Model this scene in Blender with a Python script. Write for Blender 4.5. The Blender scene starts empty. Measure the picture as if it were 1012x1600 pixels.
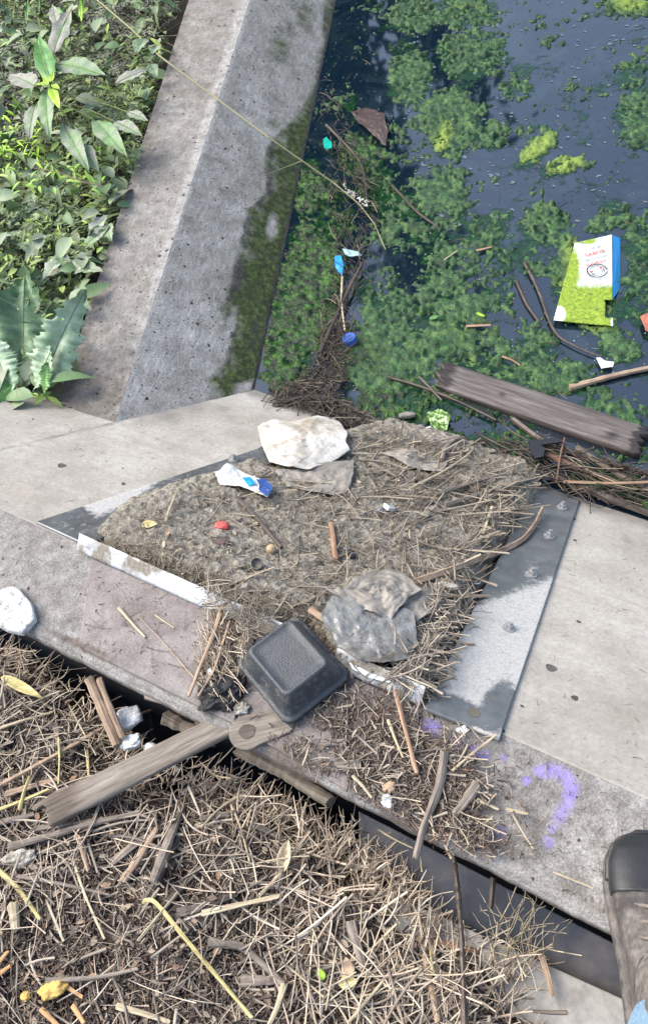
import bpy, bmesh, math, random
import numpy as np
from mathutils import Vector, Matrix
scn = bpy.context.scene
R8 = np.random.default_rng(11); random.seed(5)

# ---------------------------------------------------------------- camera, sky, sun, exposure
CAM_H, FPX, ROLL, PITCH = 1.4, 1386.0, math.radians(12.7), math.radians(54.3)
fw = np.array([0, math.cos(PITCH), -math.sin(PITCH)])
up0 = np.array([0, math.sin(PITCH), math.cos(PITCH)]); r0 = np.array([1., 0, 0])
_s, _c = math.sin(ROLL), math.cos(ROLL)
RT = _c*r0 - _s*up0; UP = _s*r0 + _c*up0
CP = np.array([0, 0, CAM_H])
cd = bpy.data.cameras.new('camera'); cam = bpy.data.objects.new('camera', cd)
scn.collection.objects.link(cam); scn.camera = cam
cam.matrix_world = Matrix(((RT[0], UP[0], -fw[0], CP[0]), (RT[1], UP[1], -fw[1], CP[1]), (RT[2], UP[2], -fw[2], CP[2]), (0, 0, 0, 1)))
cd.sensor_fit = 'VERTICAL'; cd.sensor_height = 24; cd.lens = 24*FPX/1600; cd.clip_start = .02; cd.clip_end = 500
SUN_EL, SUN_AZ = math.radians(50), math.radians(-62)      # azimuth from +Y towards +X
w = bpy.data.worlds.new('World'); scn.world = w; w.use_nodes = True
nt = w.node_tree; sk = nt.nodes.new('ShaderNodeTexSky'); sk.sky_type = 'NISHITA'; sk.sun_disc = False
sk.sun_elevation = SUN_EL; sk.sun_rotation = SUN_AZ; sk.air_density = 1.0; sk.dust_density = 3.0; sk.ozone_density = 1.0
bg = nt.nodes['Background']; hs = nt.nodes.new('ShaderNodeHueSaturation'); hs.inputs['Saturation'].default_value = .88; nt.links.new(sk.outputs[0], hs.inputs['Color']); nt.links.new(hs.outputs[0], bg.inputs[0]); bg.inputs[1].default_value = .15
sd = bpy.data.lights.new('sun', 'SUN'); sun = bpy.data.objects.new('sun', sd); scn.collection.objects.link(sun)
sd.energy = 1.7; sd.angle = math.radians(42); sd.color = (1, .93, .82)
sun.rotation_euler = Vector((math.sin(SUN_AZ)*math.cos(SUN_EL), math.cos(SUN_AZ)*math.cos(SUN_EL), math.sin(SUN_EL))).to_track_quat('Z', 'Y').to_euler()
scn.view_settings.view_transform = 'Standard'; scn.view_settings.look = 'None'; scn.view_settings.gamma = 1
scn.view_settings.exposure = 1.17

# ---------------------------------------------------------------- geometry of the place
def ray(x, y):
    x = np.asarray(x, float); y = np.asarray(y, float)
    return fw*FPX + (x[..., None]-506)*RT - (y[..., None]-800)*UP
def onz(x, y, z=0.):                       # where the sight line of a photo point meets height z
    d = ray(x, y); z = np.asarray(z, float)
    return CP + d*((z-CAM_H)/d[..., 2])[..., None]
def onpl(x, y, p, n):
    d = ray(x, y); return CP + d*(((p-CP)@n)/(d@n))[..., None]
def proj(P):
    q = np.asarray(P)-CP; z = q@fw
    return 506+FPX*(q@RT)/z, 800-FPX*(q@UP)/z
WZ = -.42                                   # pond level
GZ = -.27                                   # water in the gap on the near side
A0 = onz(0, 795); B0 = onz(1012, 1250)
UU = (B0-A0)/np.linalg.norm(B0-A0); VV = np.array([-UU[1], UU[0], 0])
SL = math.radians(28); DD = VV*math.cos(SL)-np.array([0, 0, math.sin(SL)]); NN = VV*math.sin(SL)+np.array([0, 0, math.cos(SL)])
def slope(x, y, h=0.): return onpl(x, y, A0+NN*h, NN)
def us(P): q = np.asarray(P)-A0; return q@UU, q@DD, q@NN
def hitz(x, y, zf, z0):                     # sight line against a height field
    z = np.full(np.shape(x), float(z0))
    for _ in range(14): P = onz(x, y, z); z = .5*z+.5*zf(P[..., 0], P[..., 1])
    return onz(x, y, z)

# ---------------------------------------------------------------- noise
_L = R8.random((64, 64)); _L2 = R8.random((64, 64, 2))
def vn(x, y):
    xi = np.floor(x).astype(int); yi = np.floor(y).astype(int); fx = x-xi; fy = y-yi
    fx = fx*fx*(3-2*fx); fy = fy*fy*(3-2*fy); a = lambda i, j: _L[i % 64, j % 64]
    return (a(xi, yi)*(1-fx)+a(xi+1, yi)*fx)*(1-fy)+(a(xi, yi+1)*(1-fx)+a(xi+1, yi+1)*fx)*fy
def fbm(x, y, o=4):
    s = 0; am = .5; t = 0
    for i in range(o): s = s+am*vn(x*2**i+17.3*i, y*2**i+5.1*i); t += am; am *= .5
    return s/t
def vor(x, y):                              # distance to nearest scattered point
    xi = np.floor(x).astype(int); yi = np.floor(y).astype(int); d = np.full(x.shape, 9.)
    for i in (-1, 0, 1):
        for j in (-1, 0, 1):
            o = _L2[(xi+i) % 64, (yi+j) % 64]
            d = np.minimum(d, np.hypot(xi+i+o[..., 0]-x, yi+j+o[..., 1]-y))
    return d
def sst(a, b, x): t = np.clip((x-a)/(b-a), 0, 1); return t*t*(3-2*t)
def psd(px, py, poly):                      # signed distance to polygon, + inside
    px = np.asarray(px, float); py = np.asarray(py, float); d = np.full(px.shape, 1e9); ins = np.zeros(px.shape, bool); n = len(poly)
    for i in range(n):
        x1, y1 = poly[i]; x2, y2 = poly[(i+1) % n]; ex, ey = x2-x1, y2-y1
        t = np.clip(((px-x1)*ex+(py-y1)*ey)/(ex*ex+ey*ey+1e-9), 0, 1)
        d = np.minimum(d, np.hypot(px-x1-t*ex, py-y1-t*ey))
        if abs(ey) > 1e-9:
            c = ((y1 > py) != (y2 > py)) & (px < ex*(py-y1)/ey+x1); ins ^= c
    return np.where(ins, d, -d)
def blob(px, py, cx, cy, rx, ry, rot=0):
    c, s = math.cos(math.radians(rot)), math.sin(math.radians(rot)); x = px-cx; y = py-cy
    return 1-np.sqrt(((x*c+y*s)/rx)**2+((-x*s+y*c)/ry)**2)

# ---------------------------------------------------------------- object helpers
def tag(o, label=None, cat=None, group=None, kind=None):
    if label: o['label'] = label
    if cat: o['category'] = cat
    if group: o['group'] = group
    if kind: o['kind'] = kind
    return o
def link(o, parent=None):
    scn.collection.objects.link(o)
    if parent: o.parent = parent; o.matrix_parent_inverse = parent_world(parent).inverted()
    return o
def parent_world(p):
    m = p.matrix_basis.copy()
    while p.parent: m = p.parent.matrix_basis @ p.matrix_parent_inverse.inverted().inverted() @ m if False else p.parent.matrix_basis @ p.matrix_parent_inverse @ m; p = p.parent
    return m
def empty(name, loc): o = bpy.data.objects.new(name, None); scn.collection.objects.link(o); o.location = loc; o.empty_display_size = .05; return o
def mesh(name, V, F, mat, parent=None, smooth=False, attrs=None, mats=None, mi=None, frame=None):
    V = np.asarray(V, float)
    if frame is None:
        c = V.mean(0) if len(V) else np.zeros(3); M = Matrix.Translation(Vector(c)); V = V-c
    else: M = frame
    me = bpy.data.meshes.new(name)
    if isinstance(F, np.ndarray):
        k = F.shape[1]; me.vertices.add(len(V)); me.vertices.foreach_set('co', V.astype(np.float32).ravel())
        me.loops.add(F.size); me.loops.foreach_set('vertex_index', F.astype(np.int32).ravel())
        me.polygons.add(len(F)); me.polygons.foreach_set('loop_start', np.arange(0, F.size, k, dtype=np.int32)); me.polygons.foreach_set('loop_total', np.full(len(F), k, np.int32))
        me.update(calc_edges=True)
    else: me.from_pydata([tuple(v) for v in V], [], F)
    me.validate()
    if not isinstance(F, np.ndarray) and 8 < len(V) < 12000:
        b_ = bmesh.new(); b_.from_mesh(me); bmesh.ops.recalc_face_normals(b_, faces=b_.faces); b_.to_mesh(me); b_.free()
    for k, a in (attrs or {}).items():
        at = me.attributes.new(k, 'FLOAT', 'POINT'); at.data.foreach_set('value', np.asarray(a, np.float32).ravel())
    for m in (mats or [mat]): me.materials.append(m)
    if mi is not None: me.polygons.foreach_set('material_index', np.asarray(mi, np.int32))
    if smooth: me.polygons.foreach_set('use_smooth', np.ones(len(me.polygons), bool))
    me.update(); o = bpy.data.objects.new(name, me); o.matrix_basis = M
    return link(o, parent)
def gridF(n, m, wrap=False):
    i, j = np.meshgrid(np.arange(n-1), np.arange(m if wrap else m-1), indexing='ij'); j2 = (j+1) % m
    return np.stack([i*m+j, (i+1)*m+j, (i+1)*m+j2, i*m+j2], -1).reshape(-1, 4)
def quad_grid(p00, p10, p11, p01, n, m):
    s = np.linspace(0, 1, n)[:, None, None]; t = np.linspace(0, 1, m)[None, :, None]
    return (p00*(1-s)*(1-t)+p10*s*(1-t)+p11*s*t+p01*(1-s)*t)
def solid(poly, thick, nrm):                # prism of a 3-D polygon, thick downwards along -nrm
    P = np.asarray(poly); n = len(P); V = np.vstack([P, P-np.asarray(nrm)*thick])
    F = [list(range(n)), list(range(2*n-1, n-1, -1))]+[[i, i+n, (i+1) % n+n, (i+1) % n] for i in range(n)]
    return V, F
class MB:
    def __init__(s): s.V = []; s.F = []
    def add(s, V, F): o = len(s.V); s.V += [tuple(v) for v in V]; s.F += [[i+o for i in f] for f in F]; return s
    def build(s, name, mat, parent=None, smooth=False): return mesh(name, np.array(s.V), s.F, mat, parent, smooth)
def frame_of(o, x, z):
    x = np.asarray(x)/np.linalg.norm(x); z = z-x*(z@x); z = z/np.linalg.norm(z); y = np.cross(z, x)
    return Matrix(((x[0], y[0], z[0], o[0]), (x[1], y[1], z[1], o[1]), (x[2], y[2], z[2], o[2]), (0, 0, 0, 1)))
def bevel(o, w_, seg=2):
    m = o.modifiers.new('b', 'BEVEL'); m.width = w_; m.segments = seg; m.limit_method = 'ANGLE'; m.angle_limit = .6; return o

# ---------------------------------------------------------------- materials
def mat(name, stops, scale=8, detail=8, rough=.8, bump=.3, bscale=None, stretch=None, island=None, coat=0, metal=0,
        layers=(), spec=.5, bdist=.004, trans=0, pits=None, noise_rough=0, sss=0, dist=0, two=None, grain=None):
    """stops: colour ramp over noise.  island: (stops, amount) colour by loose piece.  layers: (attr, colour, rough, noise scale, hardness)"""
    m = bpy.data.materials.new(name); m.use_nodes = True; t = m.node_tree; N = t.nodes; L = t.links; b = N['Principled BSDF']
    tc = N.new('ShaderNodeTexCoord'); mp = N.new('ShaderNodeMapping'); L.new(tc.outputs['Object'], mp.inputs[0])
    if stretch: mp.inputs['Scale'].default_value = stretch
    def noise(sc, dt=detail, ro=.6):
        n = N.new('ShaderNodeTexNoise'); n.inputs['Scale'].default_value = sc; n.inputs['Detail'].default_value = dt; n.inputs['Roughness'].default_value = ro
        n.inputs['Distortion'].default_value = dist; L.new(mp.outputs[0], n.inputs[0]); return n.outputs[0]
    def ramp(f, st, con='LINEAR'):
        r = N.new('ShaderNodeValToRGB'); r.color_ramp.interpolation = con; e = r.color_ramp.elements
        while len(e) < len(st): e.new(.5)
        for k, (p, c) in zip(e, st): k.position = p; k.color = (*c, 1) if len(c) == 3 else c
        L.new(f, r.inputs[0]); return r.outputs[0]
    def mix(f, a, b_, mode='MIX'):
        x = N.new('ShaderNodeMix'); x.data_type = 'RGBA'; x.blend_type = mode
        if isinstance(f, (int, float)): x.inputs[0].default_value = f
        else: L.new(f, x.inputs[0])
        for s, v in ((6, a), (7, b_)):
            if isinstance(v, tuple): x.inputs[s].default_value = (*v, 1)
            else: L.new(v, x.inputs[s])
        return x.outputs[2]
    def math_(op, a, b_=None, c=None, clamp=False):
        x = N.new('ShaderNodeMath'); x.operation = op; x.use_clamp = clamp
        for i, v in enumerate((a, b_, c)):
            if v is None: continue
            if isinstance(v, (int, float)): x.inputs[i].default_value = v
            else: L.new(v, x.inputs[i])
        return x.outputs[0]
    nz = noise(scale); col = ramp(nz, stops); rr = None
    if two:                                  # second, larger noise multiplied in
        col = mix(1.0, col, ramp(noise(two[0], 4), two[1]), 'MULTIPLY')
    if grain: col = mix(1.0, col, ramp(noise(grain[0], 5, .75), [(.36, (grain[1],)*3), (.62, (1.12, 1.12, 1.12))]), 'MULTIPLY')
    if island:
        g = N.new('ShaderNodeNewGeometry'); col = mix(island[1], col, ramp(g.outputs['Random Per Island'], island[0]))
    rv = rough
    hgt = noise(bscale or scale*3, 6)
    for (an, c, ro, ns, hard) in layers:
        a = N.new('ShaderNodeAttribute'); a.attribute_name = an
        nn = noise(ns, 8, .7)
        f = math_('ADD', a.outputs['Fac'], math_('MULTIPLY', math_('SUBTRACT', nn, .5), 1.5))
        f = math_('MULTIPLY', math_('SUBTRACT', f, .5-.5/hard), hard, clamp=True)
        f = math_('MULTIPLY', f, math_('MULTIPLY', a.outputs['Fac'], 5, clamp=True))
        c2 = c if isinstance(c, tuple) and not isinstance(c[0], tuple) else ramp(noise(ns*2.3, 6, .7), c)
        col = mix(f, col, c2)
        rv2 = math_('MULTIPLY', f, ro); inv = math_('SUBTRACT', 1, f)
        rv = math_('ADD', rv2, math_('MULTIPLY', inv, rv))
    if pits:                                 # small holes: darker colour inside plus bump
        for (ps, pr, pc, keep) in pits:
            v = N.new('ShaderNodeTexVoronoi'); v.inputs['Scale'].default_value = ps
            mx = N.new('ShaderNodeMix'); mx.data_type = 'VECTOR'; 
            nn = N.new('ShaderNodeTexNoise'); nn.inputs['Scale'].default_value = ps*1.5; L.new(mp.outputs[0], nn.inputs[0])
            ad = N.new('ShaderNodeVectorMath'); ad.operation = 'MULTIPLY_ADD'; L.new(nn.outputs['Color'], ad.inputs[0]); ad.inputs[1].default_value = (.5/ps,)*3; L.new(mp.outputs[0], ad.inputs[2])
            L.new(ad.outputs[0], v.inputs[0])
            sep = N.new('ShaderNodeSeparateColor'); L.new(v.outputs['Color'], sep.inputs[0])
            rad = math_('MULTIPLY', math_('MULTIPLY', math_('GREATER_THAN', sep.outputs[0], 1-keep), math_('ADD', sep.outputs[1], .3)), pr)
            k = math_('MULTIPLY', math_('SUBTRACT', rad, v.outputs['Distance']), 8/pr, clamp=True)
            col = mix(k, col, pc); hgt = math_('SUBTRACT', hgt, math_('MULTIPLY', k, .8))
    if isinstance(rv, (int, float)): b.inputs['Roughness'].default_value = rv
    else: L.new(rv, b.inputs['Roughness'])
    if noise_rough:
        q = math_('ADD', rv, math_('MULTIPLY', math_('SUBTRACT', noise(scale*.7), .5), noise_rough), clamp=True); L.new(q, b.inputs['Roughness'])
    L.new(col, b.inputs['Base Color']); b.inputs['Metallic'].default_value = metal; b.inputs['Coat Weight'].default_value = coat
    b.inputs['Specular IOR Level'].default_value = spec; b.inputs['Transmission Weight'].default_value = trans
    if sss: b.inputs['Subsurface Weight'].default_value = sss; b.inputs['Subsurface Radius'].default_value = (.004, .004, .003)
    if bump:
        bp = N.new('ShaderNodeBump'); bp.inputs['Strength'].default_value = bump; bp.inputs['Distance'].default_value = bdist
        L.new(hgt, bp.inputs['Height']); L.new(bp.outputs[0], b.inputs['Normal'])
    return m
def g(v, r=1, b=1): return (v*r, v, v*b)
ALG = [(.3, (.006, .018, .006)), (.5, (.02, .045, .008)), (.62, (.05, .07, .015)), (.75, (.08, .09, .03))]
PITS = [(44, .20, (.045, .042, .038), .28), (95, .24, (.06, .055, .05), .4), (19, .085, (.03, .028, .026), .4)]
M = {}
M['apron'] = mat('smooth_concrete', [(.25, (.27, .25, .215)), (.5, (.39, .37, .33)), (.75, (.47, .455, .42))], 9, 10, .75, .25, 60, two=(2.2, [(.3, (.8, .79, .77)), (.65, (1, 1, 1))]),
    layers=[('wet', ((.3, (.16, .15, .135)), (.6, (.24, .23, .205))), .5, 14, 2.5), ('grain', ((.35, (.30, .25, .19)), (.6, (.46, .41, .34))), .8, 30, 2), ('streak', ((.3, (.24, .22, .185)), (.6, (.34, .315, .275))), .8, 50, 1.6)],
    pits=[(22, .10, (.06, .055, .05), .35)], bdist=.002, grain=(130, .82))
M['apron2'] = M['apron']
M['top'] = mat('rough_concrete', [(.3, (.20, .19, .18)), (.5, (.31, .30, .285)), (.68, (.42, .41, .395))], 38, detail=12, rough=.9, bump=.8, bscale=210, two=(5, [(.3, (.7, .68, .65)), (.65, (1, 1, 1))]), 
    layers=[('dirt', ((.35, (.07, .055, .045)), (.65, (.17, .14, .12))), .9, 40, 2.2), ('paint', (.27, .22, .58), .8, 150, 1.15)], pits=[(60, .16, (.06, .05, .045), .3)], bdist=.003, grain=(260, .55))
M['wing'] = mat('weathered_concrete', [(.3, (.27, .26, .238)), (.5, (.395, .385, .36)), (.7, (.49, .48, .455))], 16, 12, .85, .6, 150, two=(3, [(.3, (.72, .7, .68)), (.65, (1, 1, 1))]),
    layers=[('pale', ((.4, (.33, .325, .31)), (.6, (.47, .46, .44))), .85, 70, 2.2), ('dirt', ((.35, (.10, .088, .075)), (.65, (.17, .155, .135))), .9, 26, 1.6),
            ('moss', ((.33, (.008, .015, .003)), (.5, (.030, .048, .008)), (.66, (.09, .12, .03))), .8, 20, 1.7), ('scum', ((.35, (.012, .012, .01)), (.6, (.05, .045, .035))), .6, 30, 3)], pits=PITS, bdist=.003, grain=(240, .5))
M['steel'] = mat('steel_plate', [(.3, (.10, .107, .112)), (.6, (.155, .165, .17)), (.75, (.21, .22, .225))], 26, 8, .33, .15, 120, metal=.35,
    layers=[('silt', ((.3, (.34, .34, .325)), (.6, (.53, .53, .515))), .85, 95, 2.6), ('mud', ((.3, (.14, .125, .10)), (.6, (.24, .215, .175))), .8, 60, 2.2)], bdist=.002, noise_rough=.3)
M['strip'] = mat('galvanised_strip', [(.3, (.50, .53, .57)), (.6, (.68, .71, .75)), (.75, (.34, .34, .33))], 30, 8, .5, .2, metal=.2, layers=[('mud', ((.35, (.16, .14, .11)), (.65, (.34, .31, .26))), .8, 120, 1.6)])
M['panel'] = mat('brown_board', [(.3, (.165, .145, .135)), (.5, (.25, .225, .215)), (.7, (.33, .305, .29))], 22, 12, .75, .35, 120, two=(4, [(.3, (.75, .72, .72)), (.65, (1, 1, 1))]),
    layers=[('dirt', ((.35, (.07, .055, .045)), (.65, (.16, .13, .11))), .9, 40, 2.2)], pits=[(70, .16, (.07, .055, .05), .3)], grain=(240, .7))
M['bolt'] = mat('zinc_bolt', [(.3, (.3, .31, .31)), (.7, (.5, .5, .5))], 60, 4, .45, .2, metal=.6)
M['dark'] = mat('dark_grate', [(.3, (.02, .02, .018)), (.7, (.05, .045, .04))], 30, rough=.6)
M['mud'] = mat('silt_mud', [(.3, (.16, .148, .122)), (.46, (.29, .272, .23)), (.58, (.37, .35, .302)), (.72, (.44, .42, .37))], 75, 12, .62, 1, 160, bdist=.006, two=(7, [(.3, (.68, .66, .6)), (.65, (1.05, 1.02, 1))]), spec=.4, grain=(230, .5))
M['mulch'] = mat('mulch_soil', [(.3, (.014, .009, .007)), (.5, (.045, .029, .022)), (.7, (.11, .075, .055))], 90, 12, .9, 1, 220, bdist=.008)
M['soil'] = mat('bank_soil', [(.3, (.008, .008, .006)), (.6, (.03, .026, .018))], 40, 8, .95, 1)
def strawmat(nm, stops, amt=.85, **k): return mat(nm, [(.3, (.06, .045, .034)), (.7, (.30, .24, .17))], 60, 6, .75, .3, 200, island=(stops, amt), **k)
M['chips'] = strawmat('chip_litter', [(0, (.03, .022, .018)), (.3, (.085, .065, .053)), (.55, (.16, .125, .102)), (.8, (.27, .22, .18)), (.94, (.42, .36, .28)), (1, (.20, .09, .05))])
M['straw'] = strawmat('dry_straw', [(0, (.22, .17, .135)), (.3, (.42, .34, .26)), (.6, (.60, .50, .385)), (.85, (.74, .64, .51)), (1, (.50, .42, .27))])
M['straw_grey'] = strawmat('grey_straw', [(0, (.15, .13, .11)), (.4, (.30, .26, .215)), (.8, (.44, .385, .31)), (1, (.54, .48, .38))])
M['twig_mud'] = strawmat('muddy_twigs', [(0, (.085, .072, .055)), (.35, (.18, .155, .12)), (.65, (.255, .225, .178)), (.88, (.35, .31, .25)), (1, (.48, .40, .28))])
M['twig_wet'] = strawmat('wet_twigs', [(0, (.008, .006, .005)), (.5, (.032, .021, .016)), (.85, (.085, .056, .04)), (1, (.3, .25, .17))], coat=.3)
M['flakes'] = strawmat('leaf_flakes', [(0, (.06, .045, .035)), (.4, (.18, .14, .11)), (.75, (.33, .27, .20)), (.92, (.30, .17, .10)), (1, (.46, .40, .27))])
def wood(nm, c0, c1, c2, rough=.75, **k): return mat(nm, [(.3, c0), (.5, c1), (.7, c2)], 60, 10, rough, .6, 90, stretch=(.10, 1.6, 1.6), bdist=.003, **k, grain=(220, .62))
M['wood_grey'] = wood('grey_wood', (.10, .085, .068), (.19, .163, .135), (.29, .255, .215), layers=[('dirt', ((.35, (.05, .04, .03)), (.65, (.15, .12, .10))), .9, 40, 2.2)])
M['wood_wet'] = wood('wet_board', (.055, .045, .04), (.125, .105, .095), (.21, .185, .17), .5, layers=[('dirt', ((.35, (.012, .010, .009)), (.65, (.04, .03, .025))), .4, 20, 2.5)])
M['wood_bark'] = wood('bark', (.05, .042, .03), (.12, .10, .075), (.2, .175, .13))
M['stick_tan'] = wood('tan_stick', (.22, .15, .10), (.36, .26, .18), (.48, .37, .27))
M['stick_orange'] = wood('orange_stick', (.22, .125, .075), (.34, .21, .135), (.44, .31, .21))
M['stick_grey'] = wood('grey_stick', (.11, .09, .072), (.21, .175, .145), (.32, .275, .23))
M['stick_pale'] = wood('pale_straw_stick', (.34, .28, .19), (.50, .42, .28), (.62, .54, .38))
M['stick_yellow'] = wood('yellow_reed', (.36, .30, .12), (.52, .45, .2), (.62, .56, .3))
M['stick_dark'] = wood('dark_stick', (.02, .015, .012), (.055, .04, .032), (.11, .08, .06), .45)
M['stick_red'] = wood('reddish_stick', (.06, .03, .02), (.15, .075, .05), (.26, .15, .1), .45)
M['metal_dark'] = mat('dark_trough', [(.3, (.014, .017, .024)), (.5, (.035, .04, .05)), (.66, (.11, .10, .095))], 7, 12, .28, .1, 60, spec=.6, noise_rough=.3)
M['kerb'] = mat('pale_kerb', [(.3, (.21, .20, .185)), (.6, (.33, .32, .30))], 40, 12, .85, .4, 150)
M['foam_white'] = mat('white_foam', [(.35, (.45, .47, .47)), (.45, (.68, .71, .71)), (.6, (.82, .84, .84))], 70, 6, .8, 1, 110, bdist=.006)
M['foam_dirty'] = mat('dirty_foam', [(.35, (.12, .11, .09)), (.5, (.36, .34, .29)), (.65, (.55, .53, .47))], 60, 6, .9, 1, 90, bdist=.006)
M['aggregate'] = mat('pale_mortar', [(.34, (.10, .10, .09)), (.42, (.40, .41, .40)), (.6, (.58, .60, .58))], 85, 6, .85, .8, 120)
M['cloth_white'] = mat('dirty_white_sheet', [(.3, (.34, .31, .26)), (.5, (.48, .46, .42)), (.7, (.56, .56, .54))], 18, 10, .75, .5, 130, two=(9, [(.34, (.80, .76, .69)), (.5, (1, 1, 1))]), grain=(150, .86))
M['cloth_grey'] = mat('muddy_plastic', [(.3, (.19, .17, .145)), (.6, (.29, .268, .235))], 20, 8, .6, .3, 80)
M['film'] = mat('clear_film', [(.3, (.28, .29, .28)), (.6, (.38, .39, .38)), (.75, (.45, .455, .44))], 16, 8, .3, .3, 70, layers=[('dirt', ((.35, (.07, .06, .05)), (.65, (.16, .145, .12))), .7, 40, 2)], coat=.3, trans=.35)
M['foamblack'] = mat('black_foam', [(.3, (.030, .036, .044)), (.6, (.045, .053, .062)), (.8, (.065, .07, .078))], 40, 6, .38, .6, 330, bdist=.002, spec=.5,
    layers=[('silt', ((.35, (.12, .115, .10)), (.65, (.25, .24, .21))), .8, 60, 2.5)])
M['char_shade'] = mat('charred', [(.3, (.006, .006, .007)), (.7, (.025, .026, .03))], 60, 8, .5, 1, 200, bdist=.004)  # black of the charred lump, also of the shade under the wall edge
def plain(nm, c, rough=.4, **k): return mat(nm, [(.3, tuple(x*.78 for x in c)), (.7, c)], 30, 6, rough, .15, **k)
M['red'] = mat('red_plastic', [(.35, (.26, .12, .10)), (.5, (.42, .05, .045)), (.7, (.48, .08, .07))], 50, 6, .4, .2)
M['blue'] = plain('blue_plastic', (.05, .12, .42), .35); M['sky'] = plain('light_blue_plastic', (.01, .30, .70), .35); M['teal'] = plain('teal_plastic', (.0, .40, .30), .35)
M['white'] = mat('white_plastic', [(.3, (.5, .52, .52)), (.6, (.75, .77, .77))], 40, 6, .4, .2)
M['black'] = plain('black_plastic', (.02, .021, .023), .35); M['brownbag'] = plain('brown_bag', (.075, .05, .045), .3)
M['bone'] = mat('tan_shell', [(.3, (.38, .26, .16)), (.7, (.5, .37, .25))], 90, 6, .7, .6)
M['stone'] = mat('grey_stone', [(.3, (.14, .13, .115)), (.7, (.28, .265, .24))], 60, 8, .7, .5)
M['ink_red'] = plain('red_print', (.62, .07, .06), .5); M['ink_dark'] = plain('dark_print', (.03, .035, .04), .5)
M['yellow'] = mat('sunpatch_foam', [(.3, (.50, .28, .06)), (.6, (.78, .52, .16))], 40, 6, .8, .8)  # yellow stands in for direct sun falling on the mulch
M['orange'] = plain('sunpatch_wood', (.62, .36, .17), .8)  # orange stands in for the same patch of direct sun
M['carton'] = mat('carton_board', [(.3, (.52, .58, .56)), (.7, (.72, .78, .76))], 30, 6, .45, .15, layers=[('alg', ((.3, (.06, .12, .01)), (.5, (.20, .30, .02)), (.7, (.36, .44, .05))), .6, 45, 2)])
M['algae'] = mat('pond_algae', [(.30, (.003, .018, .006)), (.43, (.014, .066, .018)), (.54, (.042, .125, .032)), (.67, (.11, .21, .06))], 42, 12, .45, 1, 150, bdist=.006, spec=.5,
    layers=[('lime', ((.3, (.08, .15, .02)), (.6, (.22, .32, .05))), .5, 30, 1.5), ('deep', ((.40, (.001, .006, .001)), (.52, (.010, .050, .002)), (.66, (.055, .17, .008))), .25, 20, 3)], grain=(170, .4))
def leafmat(nm, a, b, c, dust=.0, tr=.25):
    m = mat(nm, [(.3, a), (.5, b), (.7, c)], 22, 6, .5, .3, 90, layers=[('dust', ((.3, (.22, .22, .19)), (.7, (.38, .37, .34))), .8, 70, 2)], spec=.4)
    return m
M['leaf'] = leafmat('green_leaf', (.07, .17, .05), (.11, .26, .07), (.18, .36, .11)); M['leaf_bright'] = leafmat('young_leaf', (.22, .42, .03), (.32, .55, .04), (.40, .62, .06))
M['leaf_blue'] = leafmat('blue_green_leaf', (.17, .26, .15), (.30, .42, .27), (.46, .56, .42))
M['leaf_deep'] = leafmat('deep_leaf', (.055, .10, .05), (.11, .19, .10), (.19, .29, .17))
M['fern'] = mat('fine_foliage', [(.3, (.03, .05, .015)), (.7, (.10, .15, .04))], 12, 6, .6, .2, island=([(0, (.05, .075, .03)), (.3, (.11, .17, .06)), (.6, (.20, .26, .13)), (.8, (.24, .36, .07)), (1, (.36, .50, .10))], .85))
M['fern_grey'] = mat('dusty_foliage', [(.3, (.06, .06, .05)), (.7, (.16, .16, .13))], 12, 6, .7, .2, island=([(0, (.07, .08, .06)), (.4, (.18, .20, .14)), (.8, (.30, .31, .25)), (1, (.20, .30, .09))], .85))
M['stem'] = plain('plant_stem', (.16, .20, .07), .6); M['stem_grey'] = plain('dry_stem', (.27, .26, .14), .6)
M['bush'] = mat('bush_leaf', [(.3, (.02, .035, .01)), (.7, (.05, .08, .02))], 10, island=([(0, (.015, .03, .01)), (1, (.06, .09, .02))], .7), bump=0)
M['rubber'] = mat('black_rubber', [(.3, (.012, .013, .015)), (.7, (.024, .025, .028))], 30, 6, .45, .3, 300, bdist=.001, layers=[('mud', ((.35, (.10, .085, .075)), (.65, (.20, .175, .155))), .8, 50, 2.2)])
M['leather'] = mat('muddy_leather', [(.3, (.022, .02, .019)), (.5, (.05, .044, .042)), (.7, (.10, .09, .083))], 24, 10, .7, .5, 80, layers=[('mud', ((.35, (.08, .07, .062)), (.65, (.21, .19, .17))), .8, 40, 2.2)])
M['jeans'] = mat('blue_jeans', [(.3, (.13, .22, .32)), (.7, (.22, .34, .46))], 300, 3, .85, .3, 400)
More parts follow.
